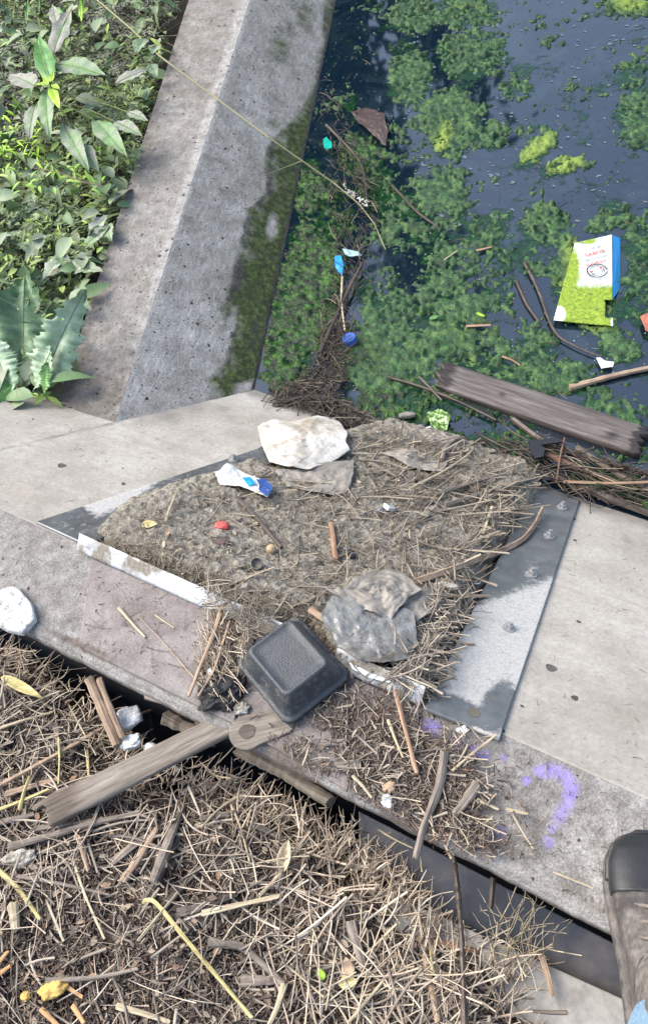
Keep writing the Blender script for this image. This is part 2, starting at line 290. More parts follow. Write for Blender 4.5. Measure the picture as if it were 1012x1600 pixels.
# water: dark murky body with a mirror-like skin
def water(nm, deep, bmp, film=None):
    m = bpy.data.materials.new(nm); m.use_nodes = True; t = m.node_tree; N = t.nodes; L = t.links; b = N['Principled BSDF']
    tc = N.new('ShaderNodeTexCoord')
    n = N.new('ShaderNodeTexNoise'); n.inputs['Scale'].default_value = 9; n.inputs['Detail'].default_value = 3; L.new(tc.outputs['Object'], n.inputs[0])
    bp = N.new('ShaderNodeBump'); bp.inputs['Strength'].default_value = bmp; bp.inputs['Distance'].default_value = .01; L.new(n.outputs[0], bp.inputs['Height']); L.new(bp.outputs[0], b.inputs['Normal'])
    n2 = N.new('ShaderNodeTexNoise'); n2.inputs['Scale'].default_value = 5; n2.inputs['Detail'].default_value = 12; n2.inputs['Roughness'].default_value = .7; n2.inputs['Distortion'].default_value = 1.2; L.new(tc.outputs['Object'], n2.inputs[0])
    r = N.new('ShaderNodeValToRGB'); e = r.color_ramp.elements; e.new(.5); e.new(.6)
    f = film or deep
    for k, (p, c) in zip(e, ((.35, deep), (.5, deep), (.62, f), (.75, deep))): k.position = p; k.color = (*c, 1)
    L.new(n2.outputs[0], r.inputs[0]); L.new(r.outputs[0], b.inputs['Base Color'])
    b.inputs['Roughness'].default_value = .04; b.inputs['IOR'].default_value = 1.65; b.inputs['Specular IOR Level'].default_value = 1.0
    return m
M['water'] = water('pond_water', (.004, .012, .023), .012, (.012, .026, .036)); M['gapwater'] = water('gap_water', (.002, .004, .008), .03)

# ---------------------------------------------------------------- setting
def ngon(name, pts, m, kind='structure'): o = mesh(name, np.array(pts), [list(range(len(pts)))], m); return tag(o, kind=kind)
WV = lambda u, s, z: A0+UU*u+VV*s+np.array([0, 0, z])
ngon('water', [WV(-.6, .2, WZ), WV(12, .2, WZ), WV(12, 24, WZ), WV(-12, 24, WZ), WV(-12, 1.2, WZ), WV(-.6, 1.2, WZ)], M['water'])
ngon('gap_water', [WV(-14, -12, GZ), WV(14, -12, GZ), WV(14, .1, GZ), WV(-14, .1, GZ)], M['gapwater'])
ngon('ground', [(-150, -150, -1.2), (150, -150, -1.2), (150, 150, -1.2), (-150, 150, -1.2)], M['soil'])
# bank behind the wing wall
wingL = [onz(90, 632, -.21), onz(295, 0, -.21)]; wd = (wingL[1]-wingL[0]); wd /= np.linalg.norm(wd)
wl0 = wingL[0]-wd*.0; wl1 = wingL[0]+wd*6
def zbank(x, y): return -.36+.07*(fbm(x*4, y*4)-.5)+.05*np.clip(-x-.6, 0, 2)
gx, gy = np.meshgrid(np.linspace(-7, .5, 90), np.linspace(1.2, 9, 90), indexing='ij')
keep = psd(gx, gy, [tuple(wl0[:2]+[.02, 0]), tuple(wl1[:2]+[.02, 0]), (-7, 9), (-7, 1.3), tuple((A0+UU*-6+VV*.30)[:2]), tuple((A0+UU*-.36+VV*.30)[:2])]) > -.08
Vb = np.stack([gx, gy, zbank(gx, gy)], -1).reshape(-1, 3); Fb = gridF(90, 90); Fb = Fb[keep.ravel()[Fb].all(1)]
tag(mesh('bank', Vb, Fb, M['soil'], smooth=True), kind='structure')

# ---------------------------------------------------------------- the sluice wall
wall = tag(empty('concrete_wall', tuple(A0+UU*.6)), 'long grey concrete weir wall with a smooth sloping side and a rough flat top', 'wall')
def apron(u0a, u0b, u1a, u1b, n, m, ext=.14):
    G = quad_grid(A0+UU*u0a, A0+UU*u1a, A0+UU*u1b+DD*(.885+ext), A0+UU*u0b+DD*(.885+ext), n, m)
    px, py = proj(G.reshape(-1, 3)); U_, S_, _ = us(G.reshape(-1, 3))
    wet = np.maximum.reduce([.75*sst(60, 0, np.abs(px-250)/3+np.abs(py-640)), .9*sst(.80, .9, S_), .55*blob(px, py, 560, 655, 70, 26), .5*blob(px, py, 330, 640, 90, 20, -8), .62*sst(5, 0, np.abs(py-(703-.235*px)))*(px < 178), .40*blob(px, py, 60, 690, 60, 14, -12), .42*blob(px, py, 975, 850, 40, 90), .4*blob(px, py, 500, 650, 60, 20)])
    grain = .85*sst(.10, .07, S_)*(px > 760)+.5*blob(px, py, 30, 770, 60, 30, 20)
    st_ = .50*fbm(U_*5, S_*70, 4)+.30*fbm(U_*14+4, S_*190, 2)-.06+.25*(fbm(U_*5, S_*4)-.5)
    return G, wet, grain, st_
parts = MB()
def apron_obj(args, nm='apron'):
    G, wet, gr, st_ = apron(*args); n, m = G.shape[:2]
    top = G.reshape(-1, 3); top = top+NN*(.0015*(fbm(us(top)[0]*9, us(top)[1]*9)-.5))[:, None]
    F = gridF(n, m)
    b = top.copy(); b[:, 2] -= .35   # body under the face
    ring = np.concatenate([np.arange(m), np.arange(1, n)*m+m-1, (n-1)*m+np.arange(m-2, -1, -1), np.arange(n-2, 0, -1)*m])
    k = len(top); V = np.vstack([top, b[ring]]); r2 = np.roll(ring, -1); i2 = k+np.arange(len(ring)); i3 = np.roll(i2, -1)
    Fs = np.stack([ring, r2, i3, i2], 1)
    z = np.zeros(len(ring)); return mesh(nm, V, np.vstack([F, Fs]), M['apron'], wall, attrs={'wet': np.r_[wet, z], 'grain': np.r_[gr, z], 'streak': np.r_[st_, z]})
apron_obj((-.6, -.6, .235, .27, 240, 240)); apron_obj((.97, .90, 4, 4, 500, 150))
# form tie holes and an old crease in the left face
for (x, y) in ((860, 1043), (97, 727)):
    c = slope(x, y, .0012); th = np.linspace(0, 2*math.pi, 20, endpoint=False)
    ringo = np.array([c+(UU*math.cos(t)+DD*math.sin(t))*.0095*(1+.12*math.sin(3*t)) for t in th]); ringi = np.array([c+(UU*math.cos(t)+DD*math.sin(t))*.0078-NN*.0008 for t in th])
    F = [[i, (i+1) % 20, 20+(i+1) % 20, 20+i] for i in range(20)]+[list(range(20, 40))]
    mesh('tie_hole', np.vstack([ringo, ringi]), F, M['char_shade'] if 0 else plain('hole_plug', (.10, .095, .085), .9), wall)
# slot floor + grate bars under the debris
V, F = solid([A0+UU*.20-NN*.06, A0+UU*.97-NN*.06, A0+UU*.92+DD*.9-NN*.06, A0+UU*.2+DD*.9-NN*.06], .05, NN); mesh('slot_floor', V, F, M['dark'], wall)
mb = MB()
for i in range(60):
    u0 = .2+i*.0125; a = A0+UU*u0; b = A0+UU*u0+DD*.9
    V, F = solid([a-UU*.0015, a+UU*.0015, b+UU*.0015, b-UU*.0015], .02, NN); mb.add(V-NN*.004, F)
mb.build('grate', M['dark'], wall)
# rough flat top
TW = .198
DIRT = [(620, 1170, 150, 90, 20, .95), (700, 1270, 110, 50, 25, .8), (450, 1190, 90, 40, 20, .7), (560, 1130, 90, 50, 0, .75), (340, 1060, 60, 70, 20, .9), (90, 950, 60, 60, 10, .25), (860, 1290, 50, 40, 20, .35), (300, 930, 80, 14, 26, .8), (130, 1010, 120, 14, 24, .6), (205, 960, 90, 60, 20, .38), (650, 1290, 80, 24, 26, .9), (800, 1320, 120, 40, 26, .45)]
def dirtmask(px, py): return np.maximum.reduce([np.clip(a*1.4*blob(px, py, cx, cy, rx, ry, ro), 0, a) for cx, cy, rx, ry, ro, a in DIRT]+[0*px])
def paint(px, py):
    arc = [(845, 1205), (865, 1203), (885, 1214), (893, 1232), (886, 1255), (872, 1280)]
    d = np.full(px.shape, 99.); 
    for (a, b) in zip(arc, arc[1:]):
        ex, ey = b[0]-a[0], b[1]-a[1]; t = np.clip(((px-a[0])*ex+(py-a[1])*ey)/(ex*ex+ey*ey), 0, 1); d = np.minimum(d, np.hypot(px-a[0]-t*ex, py-a[1]-t*ey))
    m = sst(20, 0, d)*.72*(.55+.9*(fbm(px/22, py/22, 3)-.1))
    for cx, cy, r, a in ((822, 1220, 10, .7), (740, 1172, 11, .75), (757, 1180, 10, .7), (785, 1185, 9, .5), (672, 1138, 20, .68), (712, 1160, 12, .5), (857, 1316, 12, .62), (862, 1295, 9, .55), (780, 1300, 14, .5), (700, 1190, 12, .4)):
        m = np.maximum(m, a*sst(1.3*r, .2*r, np.hypot(px-cx, py-cy)))
    return m
def top_obj(u0, u1, n):
    G = quad_grid(A0+UU*u0, A0+UU*u1, A0+UU*u1-VV*TW, A0+UU*u0-VV*TW, n, 150); P = G.reshape(-1, 3).copy()
    px, py = proj(P); q = P-A0; U_, S_ = q@UU, -(q@VV)
    P[:, 2] += .003*(fbm(U_*20, S_*20)-.5)*sst(0, .02, S_)
    e = sst(TW-.012, TW, S_); P[:, 2] -= .006*e**2+.006*e*fbm(U_*60, S_*2); P += VV*(.006*e*(fbm(U_*30, S_*0)-.4))[:, None]
    m = 150; k = len(P); ring = np.concatenate([np.arange(m), np.arange(1, n)*m+m-1, (n-1)*m+np.arange(m-2, -1, -1), np.arange(n-2, 0, -1)*m])
    b = P[ring].copy(); b[:, 2] = -.035; V = np.vstack([P, b]); r2 = np.roll(ring, -1); i2 = k+np.arange(len(ring)); Fs = np.stack([ring, r2, np.roll(i2, -1), i2], 1)
    z = np.zeros(len(ring)); return mesh('wall_top', V, np.vstack([gridF(n, m), Fs]), M['top'], wall, smooth=False, attrs={'dirt': np.r_[dirtmask(px, py), z+.9], 'paint': np.r_[paint(px, py), z]})
top_obj(-.9, 4.0, 900)
# brown panels lying on the top, right under the lip
def patchgrid(name, corners, n, m, material, parent, thick, nrm, attr=None):
    G = quad_grid(*[np.asarray(c) for c in corners], n, m); P = G.reshape(-1, 3); px, py = proj(P); at = {k: f(px, py) for k, f in (attr or {}).items()}
    ring = np.concatenate([np.arange(m), np.arange(1, n)*m+m-1, (n-1)*m+np.arange(m-2, -1, -1), np.arange(n-2, 0, -1)*m]); k = len(P)
    V = np.vstack([P, P[ring]-nrm*thick]); r2 = np.roll(ring, -1); i2 = k+np.arange(len(ring)); Fs = np.stack([ring, r2, np.roll(i2, -1), i2], 1)
    at = {kk: np.r_[v, v[ring]] for kk, v in at.items()}
    return mesh(name, V, np.vstack([gridF(n, m), Fs]), material, parent, attrs=at)
Z = np.array([0, 0, 1.])
patchgrid('cover_panel', (onz(143, 872, .010), onz(400, 985, .010), onz(365, 1130, .010), onz(124, 1010, .010)), 130, 70, M['panel'], wall, .008, Z, {'dirt': dirtmask})
patchgrid('cover_panel', (onz(403, 988, .0085), onz(655, 1108, .0085), onz(640, 1292, .0085), onz(369, 1133, .0085)), 130, 70, M['panel'], wall, .006, Z, {'dirt': dirtmask})
# wall body below the slab, painted black as wet side and shadow line
V, F = solid([WV(-.9, -TW+.07, -.036), WV(4, -TW+.07, -.036), WV(4, -.01, -.036), WV(-.9, -.01, -.036)], .9, Z); mesh('wall_body', V, F, M['char_shade'], wall)
# galvanised upright lip (bent edge of the chute)
def lipmud(px, py): return np.clip(.25+.75*sst(.42, .7, fbm(px/26, py/26, 3))+.12*sst(300, 420, px), 0, .85)
for u0, u1 in ((.228, .735), (.80, .965)):
    h = .034; tip = .004
    G = quad_grid(WV(u0, -.018, .012), WV(u1, -.018, .012), WV(u1, .006, .040), WV(u0, .006, .040), 120, 8); P = G.reshape(-1, 3)
    P = P+VV*(.0012*(fbm((P@UU)*25, P[:, 2]*20)-.5))[:, None]; px, py = proj(P)
    o = mesh('edge_strip', P, gridF(120, 8), M['strip'], wall, attrs={'mud': lipmud(px, py)}); s_ = o.modifiers.new('s', 'SOLIDIFY'); s_.thickness = .002
# steel plates with bolts
def silt_r(px, py):
    m = np.maximum.reduce([sst(905, 945, py+.35*(px-800))*.95])
    m = m*(1-.9*sst(-.25, .35, blob(px, py, 705, 1108, 62, 24, 20)))*(1-.85*sst(-.2, .5, blob(px, py, 780, 1105, 34, 50, 20)))
    m = np.maximum(m, .42*blob(px, py, 830, 895, 30, 50)); return m
def mud_r(px, py): return np.maximum(.7*blob(px, py, 690, 1060, 30, 40), .2)
pr_ = patchgrid('steel_plate', (slope(663, 1106, .006), slope(780, 1153, .006), slope(905, 781, .006), slope(838, 752, .006)), 60, 190, M['steel'], wall, .006, NN, {'silt': silt_r, 'mud': mud_r})
def silt_l(px, py): return np.maximum(.95*sst(0, 25, psd(px, py, [(80, 770), (150, 822), (205, 800), (256, 762), (300, 742), (335, 722), (300, 700), (200, 720)])), .25)
pl_ = patchgrid('steel_plate', (slope(57, 815, .006), slope(136, 851, .006), slope(500, 690, .006), slope(415, 697, .006)), 40, 190, M['steel'], wall, .006, NN, {'silt': silt_l, 'mud': lambda x, y: .75*blob(x, y, 250, 800, 100, 22, -25)})
def bolt(x, y, stud=.007, parent=pr_):
    c = slope(x, y, .0); mb = MB()
    def cyl(r_, z0, z1, n):
        Vc = [c+UU*r_*math.cos(2*math.pi*i/n)+DD*r_*math.sin(2*math.pi*i/n)+NN*z for z in (z0, z1) for i in range(n)]
        mb.add(Vc, [list(range(n, 2*n)), list(range(n))[::-1]]+[[i, (i+1) % n, n+(i+1) % n, n+i] for i in range(n)])
    cyl(.0125, .0055, .0085, 20); cyl(.0082, .0085, .0165, 6); cyl(.0042, .0165, .0165+stud, 12)
    mb.build('bolt', M['bolt'], parent)
for b_ in ((876, 797), (856, 842), (828, 902)): bolt(*b_)
bolt(793, 986, .003)
bolt(364, 722, .004, pl_)
c = slope(740, 1113, .0067); th = np.linspace(0, 2*math.pi, 24, endpoint=False)
mesh('bolt_hole', np.array([c+UU*.011*math.cos(t)+DD*.011*math.sin(t) for t in th]), [list(range(24))], plain('hole_tone', (.13, .12, .10), .9), pr_)  # flat disc in one dark even colour marks the hole
# edge bead along the plate's outer edge
# ---------------------------------------------------------------- wing wall
wing = tag(empty('wing_wall', tuple(onz(180, 660, -.221))), 'mossy sloping concrete wing wall running from the weir wall up along the pond', 'wall')
RZ = -.221
e0, e1 = onz(180, 660, RZ), onz(390, 0, RZ); ed = (e1-e0)/np.linalg.norm(e1-e0); e2 = e0+ed*5
l0, l1 = onz(90, 632, RZ+.008), onz(295, 0, RZ+.008); ld = (l1-l0)/np.linalg.norm(l1-l0); l2 = l0+ld*5
w0, w1 = onz(400, 601, WZ), onz(525, 0, WZ); wdv = (w1-w0)/np.linalg.norm(w1-w0); w2 = w0+wdv*5
def wing_face(nm, p00, p10, p11, p01, n, m, t0=0, seg=None):
    G = quad_grid(p00, p10, p11, p01, n, m); P = G.reshape(-1, 3).copy(); px, py = proj(P)
    P[:, 2] += .0035*(fbm(P[:, 0]*30, P[:, 1]*30)-.5)+.0030*(fbm(P[:, 0]*110, P[:, 1]*110, 2)-.5)
    # distance (px) to the ridge line and to the water line
    rx = 180+(660-py)*(210/660); wx = 400+(601-py)*(125/601); lx = 90+(632-py)*(205/632)
    k = np.clip((700-py)/700, 0, 1); ft = (px-rx)/(wx-rx)
    pale = sst(17, 3, np.abs(px-rx+5))*(.55+.35*k)+.0
    dirt = np.where(px < rx, .42+.35*sst(450, 650, py)+.25*sst(26, 0, px-lx), .18+.25*sst(640, 560, py)*0)
    dirt = np.where((py > 560) & (px < rx), np.maximum(dirt, .8*blob(px, py, 165, 640, 60, 14, 18)), dirt)
    # moss follows a wandering line above the water
    edge = np.interp(py, [-200, 0, 60, 100, 150, 190, 215, 240, 300, 330, 390, 430, 480, 520, 560, 590, 640], [1.6, .86, .93, .95, .93, .80, .66, .62, .72, .58, .60, .62, .58, .70, .72, .62, .7])
    moss = sst(-.07, .05, ft-edge)*(.66+.38*sst(.0, .3, ft-edge)+.3*(fbm(P[:, 0]*9, P[:, 1]*9)-.5))
    streak = np.maximum.reduce([.62*blob(px, py, 440, 70, 34, 70, 8), .55*blob(px, py, 425, 190, 22, 26), .6*blob(px, py, 475, 20, 30, 50)])
    hole = np.maximum.reduce([1.3*blob(px, py, 425, 355, 13, 32, 8), .95*blob(px, py, 358, 515, 10, 40, 15), 1.2*blob(px, py, 385, 605, 30, 16, -25)])
    moss = np.clip(np.maximum(moss, streak)-np.clip(hole, 0, 1), 0, 1)
    scum = np.maximum.reduce([.85*blob(px, py, 372, 432, 20, 42, 12), .62*blob(px, py, 400, 520, 22, 50, 10), .8*sst(.955, .985, ft), .55*sst(-.02, .02, ft-edge)*sst(.12, .05, ft-edge)*(fbm(P[:, 0]*7, P[:, 1]*7) > .5), .5*blob(px, py, 450, 250, 16, 40, 5)])
    return mesh(nm, P, gridF(n, m), M['wing'], wing, attrs={'pale': pale, 'dirt': dirt, 'moss': moss, 'scum': scum})
def along(a, b, t): return a+(b-a)*t
# sides: bottom ends reach the apron plane
wing_face('side_face', e0-ed*.04, e2, w2, w0-wdv*.04, 620, 170)
wing_face('wall_crest', l0-ld*.02, l2, e2, e0-ed*.04, 500, 70)
V = np.array([l0, l2, l2-Z*.6, l0-Z*.6]); mesh('bank_side', V, [[0, 1, 2, 3]], M['wing'], wing)
dn = (w0-e0)/np.linalg.norm(w0-e0); V = np.array([w0, w2, w2+dn*.3, w0+dn*.3]); mesh('footing', V, [[0, 1, 2, 3]], M['char_shade'], wing)
# thin pale tide line along the water
mb = MB(); n = 160
tt = np.linspace(0, 1, n); Pl = w0[None]+(w2-w0)[None]*tt[:, None]; Pl[:, 2] = WZ+.003; off = .0035*(fbm(tt*60, tt*3)-.5)
Pl += np.cross(wdv, Z)[None]*(-off[:, None]-.001); 

# ---------------------------------------------------------------- batch makers
def sticks(name, P0, P1, r0, r1, material, bend=None, nseg=3, ns=4, flat=None, parent=None, **tg):
    n = len(P0); D = P1-P0; Ln = np.linalg.norm(D, axis=1, keepdims=True)+1e-9; T = D/Ln
    a = np.where(np.abs(T[:, 2:3]) > .9, np.array([[1., 0, 0]]), np.array([[0, 0, 1.]])); S = np.cross(T, a); S /= np.linalg.norm(S, axis=1, keepdims=True); Q = np.cross(S, T)
    t = np.linspace(0, 1, nseg+1); b = np.zeros((n, 3)) if bend is None else bend; fl = np.ones(n) if flat is None else flat
    Cn = P0[:, None]+D[:, None]*t[None, :, None]+b[:, None]*(4*t*(1-t))[None, :, None]
    rr = r0[:, None]*(1-t)+r1[:, None]*t; an = np.arange(ns)*2*math.pi/ns+.4
    V = Cn[:, :, None]+S[:, None, None]*(rr[:, :, None]*np.cos(an))[..., None]+Q[:, None, None]*((rr*fl[:, None])[:, :, None]*np.sin(an))[..., None]
    k = (nseg+1)*ns; f = gridF(nseg+1, ns, True); F = (f[None]+(np.arange(n)*k)[:, None, None]).reshape(-1, 4)
    if ns == 4:
        caps = np.array([[3, 2, 1, 0], [k-4, k-3, k-2, k-1]]); F = np.vstack([F, (caps[None]+(np.arange(n)*k)[:, None, None]).reshape(-1, 4)])
    o = mesh(name, V.reshape(-1, 3), F, material, parent); return tag(o, **tg)
def leaves(name, P, D, Nn, L, Wd, material, droop=.3, fold=.25, prof=(0, .75, 1, .7, 0), parent=None, **tg):
    n = len(P); T = D/np.linalg.norm(D, axis=1, keepdims=True); S = np.cross(T, Nn); S /= np.linalg.norm(S, axis=1, keepdims=True)+1e-9; Q = np.cross(S, T)
    k = len(prof); t = np.linspace(0, 1, k); pf = np.array(prof)+.02
    C_ = P[:, None]+T[:, None]*(L[:, None]*t)[..., None]-Q[:, None]*0+np.array([0, 0, -1.])*(L[:, None]*droop*t**2)[..., None]
    hw = Wd[:, None]*pf*.5
    V = np.stack([C_-S[:, None]*hw[..., None]+Q[:, None]*(hw*fold)[..., None], C_, C_+S[:, None]*hw[..., None]+Q[:, None]*(hw*fold)[..., None]], 2)
    f = gridF(k, 3); F = (f[None]+(np.arange(n)*k*3)[:, None, None]).reshape(-1, 4)
    return tag(mesh(name, V.reshape(-1, 3), F, material, parent), **tg)
def scatter(n, poly, dens=None):
    xs = [p[0] for p in poly]; ys = [p[1] for p in poly]; out = np.zeros((0, 2))
    while len(out) < n:
        q = np.stack([R8.uniform(min(xs), max(xs), n), R8.uniform(min(ys), max(ys), n)], 1); k = psd(q[:, 0], q[:, 1], poly) > 0
        if dens is not None: k &= R8.random(n) < dens(q[:, 0], q[:, 1])
        out = np.vstack([out, q[k]])
    return out[:n, 0], out[:n, 1]
def U(a, b, n): return R8.uniform(a, b, n)
def rdir(n, tilt=.15, ang=None, spread=math.pi):
    a = U(0, 2*math.pi, n) if ang is None else ang+R8.normal(0, spread, n); z = R8.normal(0, tilt, n)
    d = np.stack([np.cos(a), np.sin(a), z], 1); return d/np.linalg.norm(d, axis=1, keepdims=True)

# ---------------------------------------------------------------- mud mound on the grate
MP = [(140, 836), (175, 800), (240, 768), (300, 752), (345, 735), (395, 722), (430, 735), (520, 680), (600, 660), (690, 680), (770, 712), (852, 738), (838, 790), (800, 830), (765, 880), (735, 945), (705, 1010), (672, 1075), (655, 1104), (600, 1075), (535, 1045), (480, 990), (420, 975), (330, 935), (240, 890)]
mq = slope(np.array([p[0] for p in MP], float), np.array([p[1] for p in MP], float)); mu, ms, _ = us(mq); MUS = list(zip(mu, ms))
def hm(u_, s_):
    d = psd(u_, s_, MUS)+.022*(fbm(u_*26, s_*26)-.5); h = .017*sst(-.012, .06, d)+.020*fbm(u_*9, s_*9)*sst(0, .08, d)
    h = h+(.016*fbm(u_*40, s_*40)+.011*fbm(u_*110, s_*110, 3))*sst(0, .03, d)
    return h+.012*sst(.12, .0, s_)*sst(0, .03, d)-.014*sst(.015, -.01, d), d
def zmound(x, y):
    q = np.stack([x, y, 0*x], -1)-A0; u_ = q@UU; v_ = q@VV; s_ = np.clip(v_/math.cos(SL), -.05, 2)
    h, d = hm(u_, s_); return np.where(v_ > 0, -v_*math.tan(SL), 0)+h/math.cos(SL)
def zslope_mound(x, y): return zmound(x, y)
gu, gs = np.meshgrid(np.arange(.12, 1.06, .0034), np.arange(-.03, .96, .0034), indexing='ij')
h, d = hm(gu, gs); P = A0+UU*gu[..., None]+DD*gs[..., None]+NN*h[..., None]
# the part that laps over the arris lies on the flat top
P[..., 2] = np.maximum(P[..., 2], np.where(gs < 0, .006+h, -9)); 
P[..., 2] = np.where((gs < .04) & (gs > .004), np.minimum(P[..., 2], .034+.016*(fbm(gu*30, gs*9)-.3)), P[..., 2])
F = gridF(*gu.shape); kk = ((d > -.012) & ((gs > .008) | (gu > .74) & (gu < .80) | (gu > .965))).ravel(); F = F[kk[F].all(1)]
tag(mesh('silt_mud', P.reshape(-1, 3), F, M['mud'], smooth=True), kind='stuff')
def hit_m(x, y): return hitz(np.asarray(x, float), np.asarray(y, float), zmound, -.15)

# twigs on the mound
def litter(name, n, poly, surf, Lr, rr, material, tilt=.12, up=.004, dens=None, flat=(.4, 1), bend=.12, nseg=3, ns=4, ang=None, spread=1., **tg):
    x, y = scatter(n, poly, (lambda a, b: (dens(a, b) if dens else 1.)*(.06+.94*NF(a, b)))); C_ = surf(x, y); d_ = rdir(n, tilt, ang, spread); L = Lr[0]+(Lr[1]-Lr[0])*R8.random(n)**2.2
    C_ = C_+Z*U(0, up, n)[:, None]; 
    r_ = U(rr[0], rr[1], n)*(.6+.4*(L-Lr[0])/(Lr[1]-Lr[0]+1e-9)); bd = R8.normal(0, bend, (n, 3))*L[:, None]*.5; bd[:, 2] = np.abs(bd[:, 2])*.5
    return sticks(name, C_-d_*L[:, None]/2, C_+d_*L[:, None]/2, r_, r_*U(.5, 1, n), material, bd, nseg, ns, U(flat[0], flat[1], n), **tg)
NF = lambda x, y: psd(x, y, [(500, 925), (560, 900), (650, 920), (655, 1000), (640, 1045), (560, 1045), (510, 1000)]) < -4
MPi = [(150, 838), (270, 780), (340, 752), (400, 732), (520, 690), (600, 668), (770, 715), (845, 742), (830, 790), (760, 880), (700, 1010), (655, 1098), (600, 1070), (535, 1042), (480, 985), (420, 970), (330, 930), (240, 885)]
def alongslope(n, s=.5):
    return math.atan2(UU[1], UU[0])
upd = lambda x, y: np.where((x > 430) & (y < 840), 1, .45)
litter('mud_chips', 5000, MPi, hit_m, (.003, .012), (.0006, .0018), M['twig_mud'], .25, .003, flat=(.3, 1), nseg=2, kind='stuff')
litter('twig_litter', 2300, MPi, hit_m, (.008, .045), (.0006, .0016), M['twig_mud'], .12, .003, dens=lambda x, y: np.where(x+.4*y > 760, 1., .45), kind='stuff')
litter('twig_litter', 400, MPi, hit_m, (.04, .13), (.0010, .0026), M['twig_mud'], .08, .007, dens=lambda x, y: np.where((x+.3*y > 720), 1., .28), ang=math.atan2(UU[1], UU[0])+.75, spread=.8, kind='stuff')
litter('reed_litter', 260, [(560, 690), (700, 690), (845, 745), (820, 800), (760, 880), (700, 960), (640, 900), (600, 800)], hit_m, (.03, .10), (.0015, .0038), M['twig_mud'], .12, .016, flat=(.25, .6), bend=.08, kind='stuff')
litter('reed_litter', 110, [(560, 690), (700, 690), (845, 745), (820, 800), (760, 880), (560, 830)], hit_m, (.08, .20), (.0018, .0042), M['twig_mud'], .05, .012, ang=math.atan2(UU[1], UU[0])+.9, spread=.5, bend=.06, kind='stuff')
# flakes
def flakes(name, n, poly, surf, Lr, material, dens=None, up=.004, tilt=.3, **tg):
    x, y = scatter(n, poly, dens); P_ = surf(x, y)+Z*U(.001, up, n)[:, None]; d_ = rdir(n, tilt); nn_ = Z+R8.normal(0, .35, (n, 3))
    L = U(*Lr, n); return leaves(name, P_, d_, nn_, L, L*U(.25, .6, n), material, .1, .15, **tg)
flakes('leaf_litter', 900, MPi, hit_m, (.006, .018), M['twig_mud'], kind='stuff')

# ---------------------------------------------------------------- litter on the flat top
def hit_t(x, y): return onz(x, y, .010)
TPoly = [(340, 930), (420, 985), (545, 1050), (650, 1105), (770, 1155), (800, 1240), (860, 1290), (830, 1340), (700, 1345), (640, 1300), (500, 1215), (440, 1170), (340, 1110), (310, 1060)]
def tdens(x, y):
    d_ = np.maximum.reduce([sst(-.1, .6, blob(x, y, 640, 1200, 150, 90, 22)), .9*sst(0, .6, blob(x, y, 715, 1290, 100, 45, 25)), .5*sst(0, .5, blob(x, y, 560, 1120, 120, 50, 10)), sst(0, .4, blob(x, y, 345, 1010, 38, 100, 14)), .35*sst(0, .5, blob(x, y, 470, 1180, 80, 35, 15)), .06+0*x])
    return d_
litter('chip_litter', 5200, TPoly, hit_t, (.004, .024), (.0006, .0018), M['chips'], .2, .012, dens=tdens, kind='stuff')
litter('straw_litter', 190, TPoly, hit_t, (.015, .07), (.0005, .0014), M['straw'], .15, .016, dens=tdens, kind='stuff')
litter('straw_litter', 210, TPoly, hit_t, (.012, .05), (.0010, .0034), M['straw_grey'], .15, .014, dens=tdens, flat=(.2, .6), kind='stuff')
litter('straw_litter', 60, [(0, 800), (120, 860), (320, 960), (330, 1080), (120, 1000), (0, 960)], hit_t, (.01, .06), (.0003, .0009), M['twig_mud'], .05, .003, kind='stuff')
litter('chip_litter', 300, [(0, 800), (120, 860), (330, 950), (330, 1090), (120, 1010), (0, 970)], hit_t, (.002, .009), (.0004, .0012), M['chips'], .05, .003, kind='stuff')
litter('chip_litter', 420, [(780, 1160), (1010, 1260), (1010, 1460), (820, 1370), (780, 1300)], lambda x, y: onz(x, y, .003), (.002, .012), (.0004, .0010), M['chips'], .05, .003, dens=lambda x, y: sst(980, 780, x)*.8+.12, kind='stuff')
litter('chip_litter', 220, [(0, 650), (400, 630), (560, 660), (300, 730), (60, 810), (0, 790)], lambda x, y: slope(x, y, .001), (.002, .016), (.0003, .0007), M['twig_mud'], .03, .001, kind='stuff')
litter('chip_litter', 120, [(900, 800), (1010, 830), (1010, 1240), (800, 1150)], lambda x, y: slope(x, y, .001), (.002, .016), (.0003, .0007), M['twig_mud'], .03, .001, kind='stuff')
# straw tucked under the lip
litter('mud_chips', 900, [(140, 836), (330, 905), (440, 970), (640, 1075), (640, 1095), (430, 1000), (320, 945), (145, 868)], lambda x, y: hit_m(x, y)+Z*.006, (.004, .018), (.0006, .0018), M['twig_mud'], .3, .016, dens=lambda x, y: .12+.8*sst(.5, .6, fbm(x/30, y/30)), kind='stuff')
litter('straw_litter', 130, [(330, 920), (400, 950), (440, 985), (400, 1010), (330, 960)], lambda x, y: hit_t(x, y)+Z*.03, (.02, .07), (.0006, .0018), M['twig_mud'], .3, .02, kind='stuff')
litter('straw_litter', 300, [(330, 905), (400, 960), (365, 1110), (310, 1075)], hit_t, (.02, .09), (.0005, .0014), M['straw'], .35, .03, ang=math.atan2(-.9, .1), spread=.5, kind='stuff')
litter('straw_litter', 260, [(150, 838), (330, 905), (440, 970), (440, 985), (330, 930), (150, 862)], lambda x, y: hit_m(x, y)+Z*.012, (.012, .045), (.0005, .0012), M['twig_mud'], .4, .008, ang=math.atan2(-.8, -.1), spread=.7, kind='stuff')
litter('twig_litter', 500, [(640, 930), (740, 940), (715, 1010), (670, 1100), (620, 1085), (600, 1040)], hit_m, (.02, .11), (.0009, .0026), M['straw_grey'], .25, .02, kind='stuff')

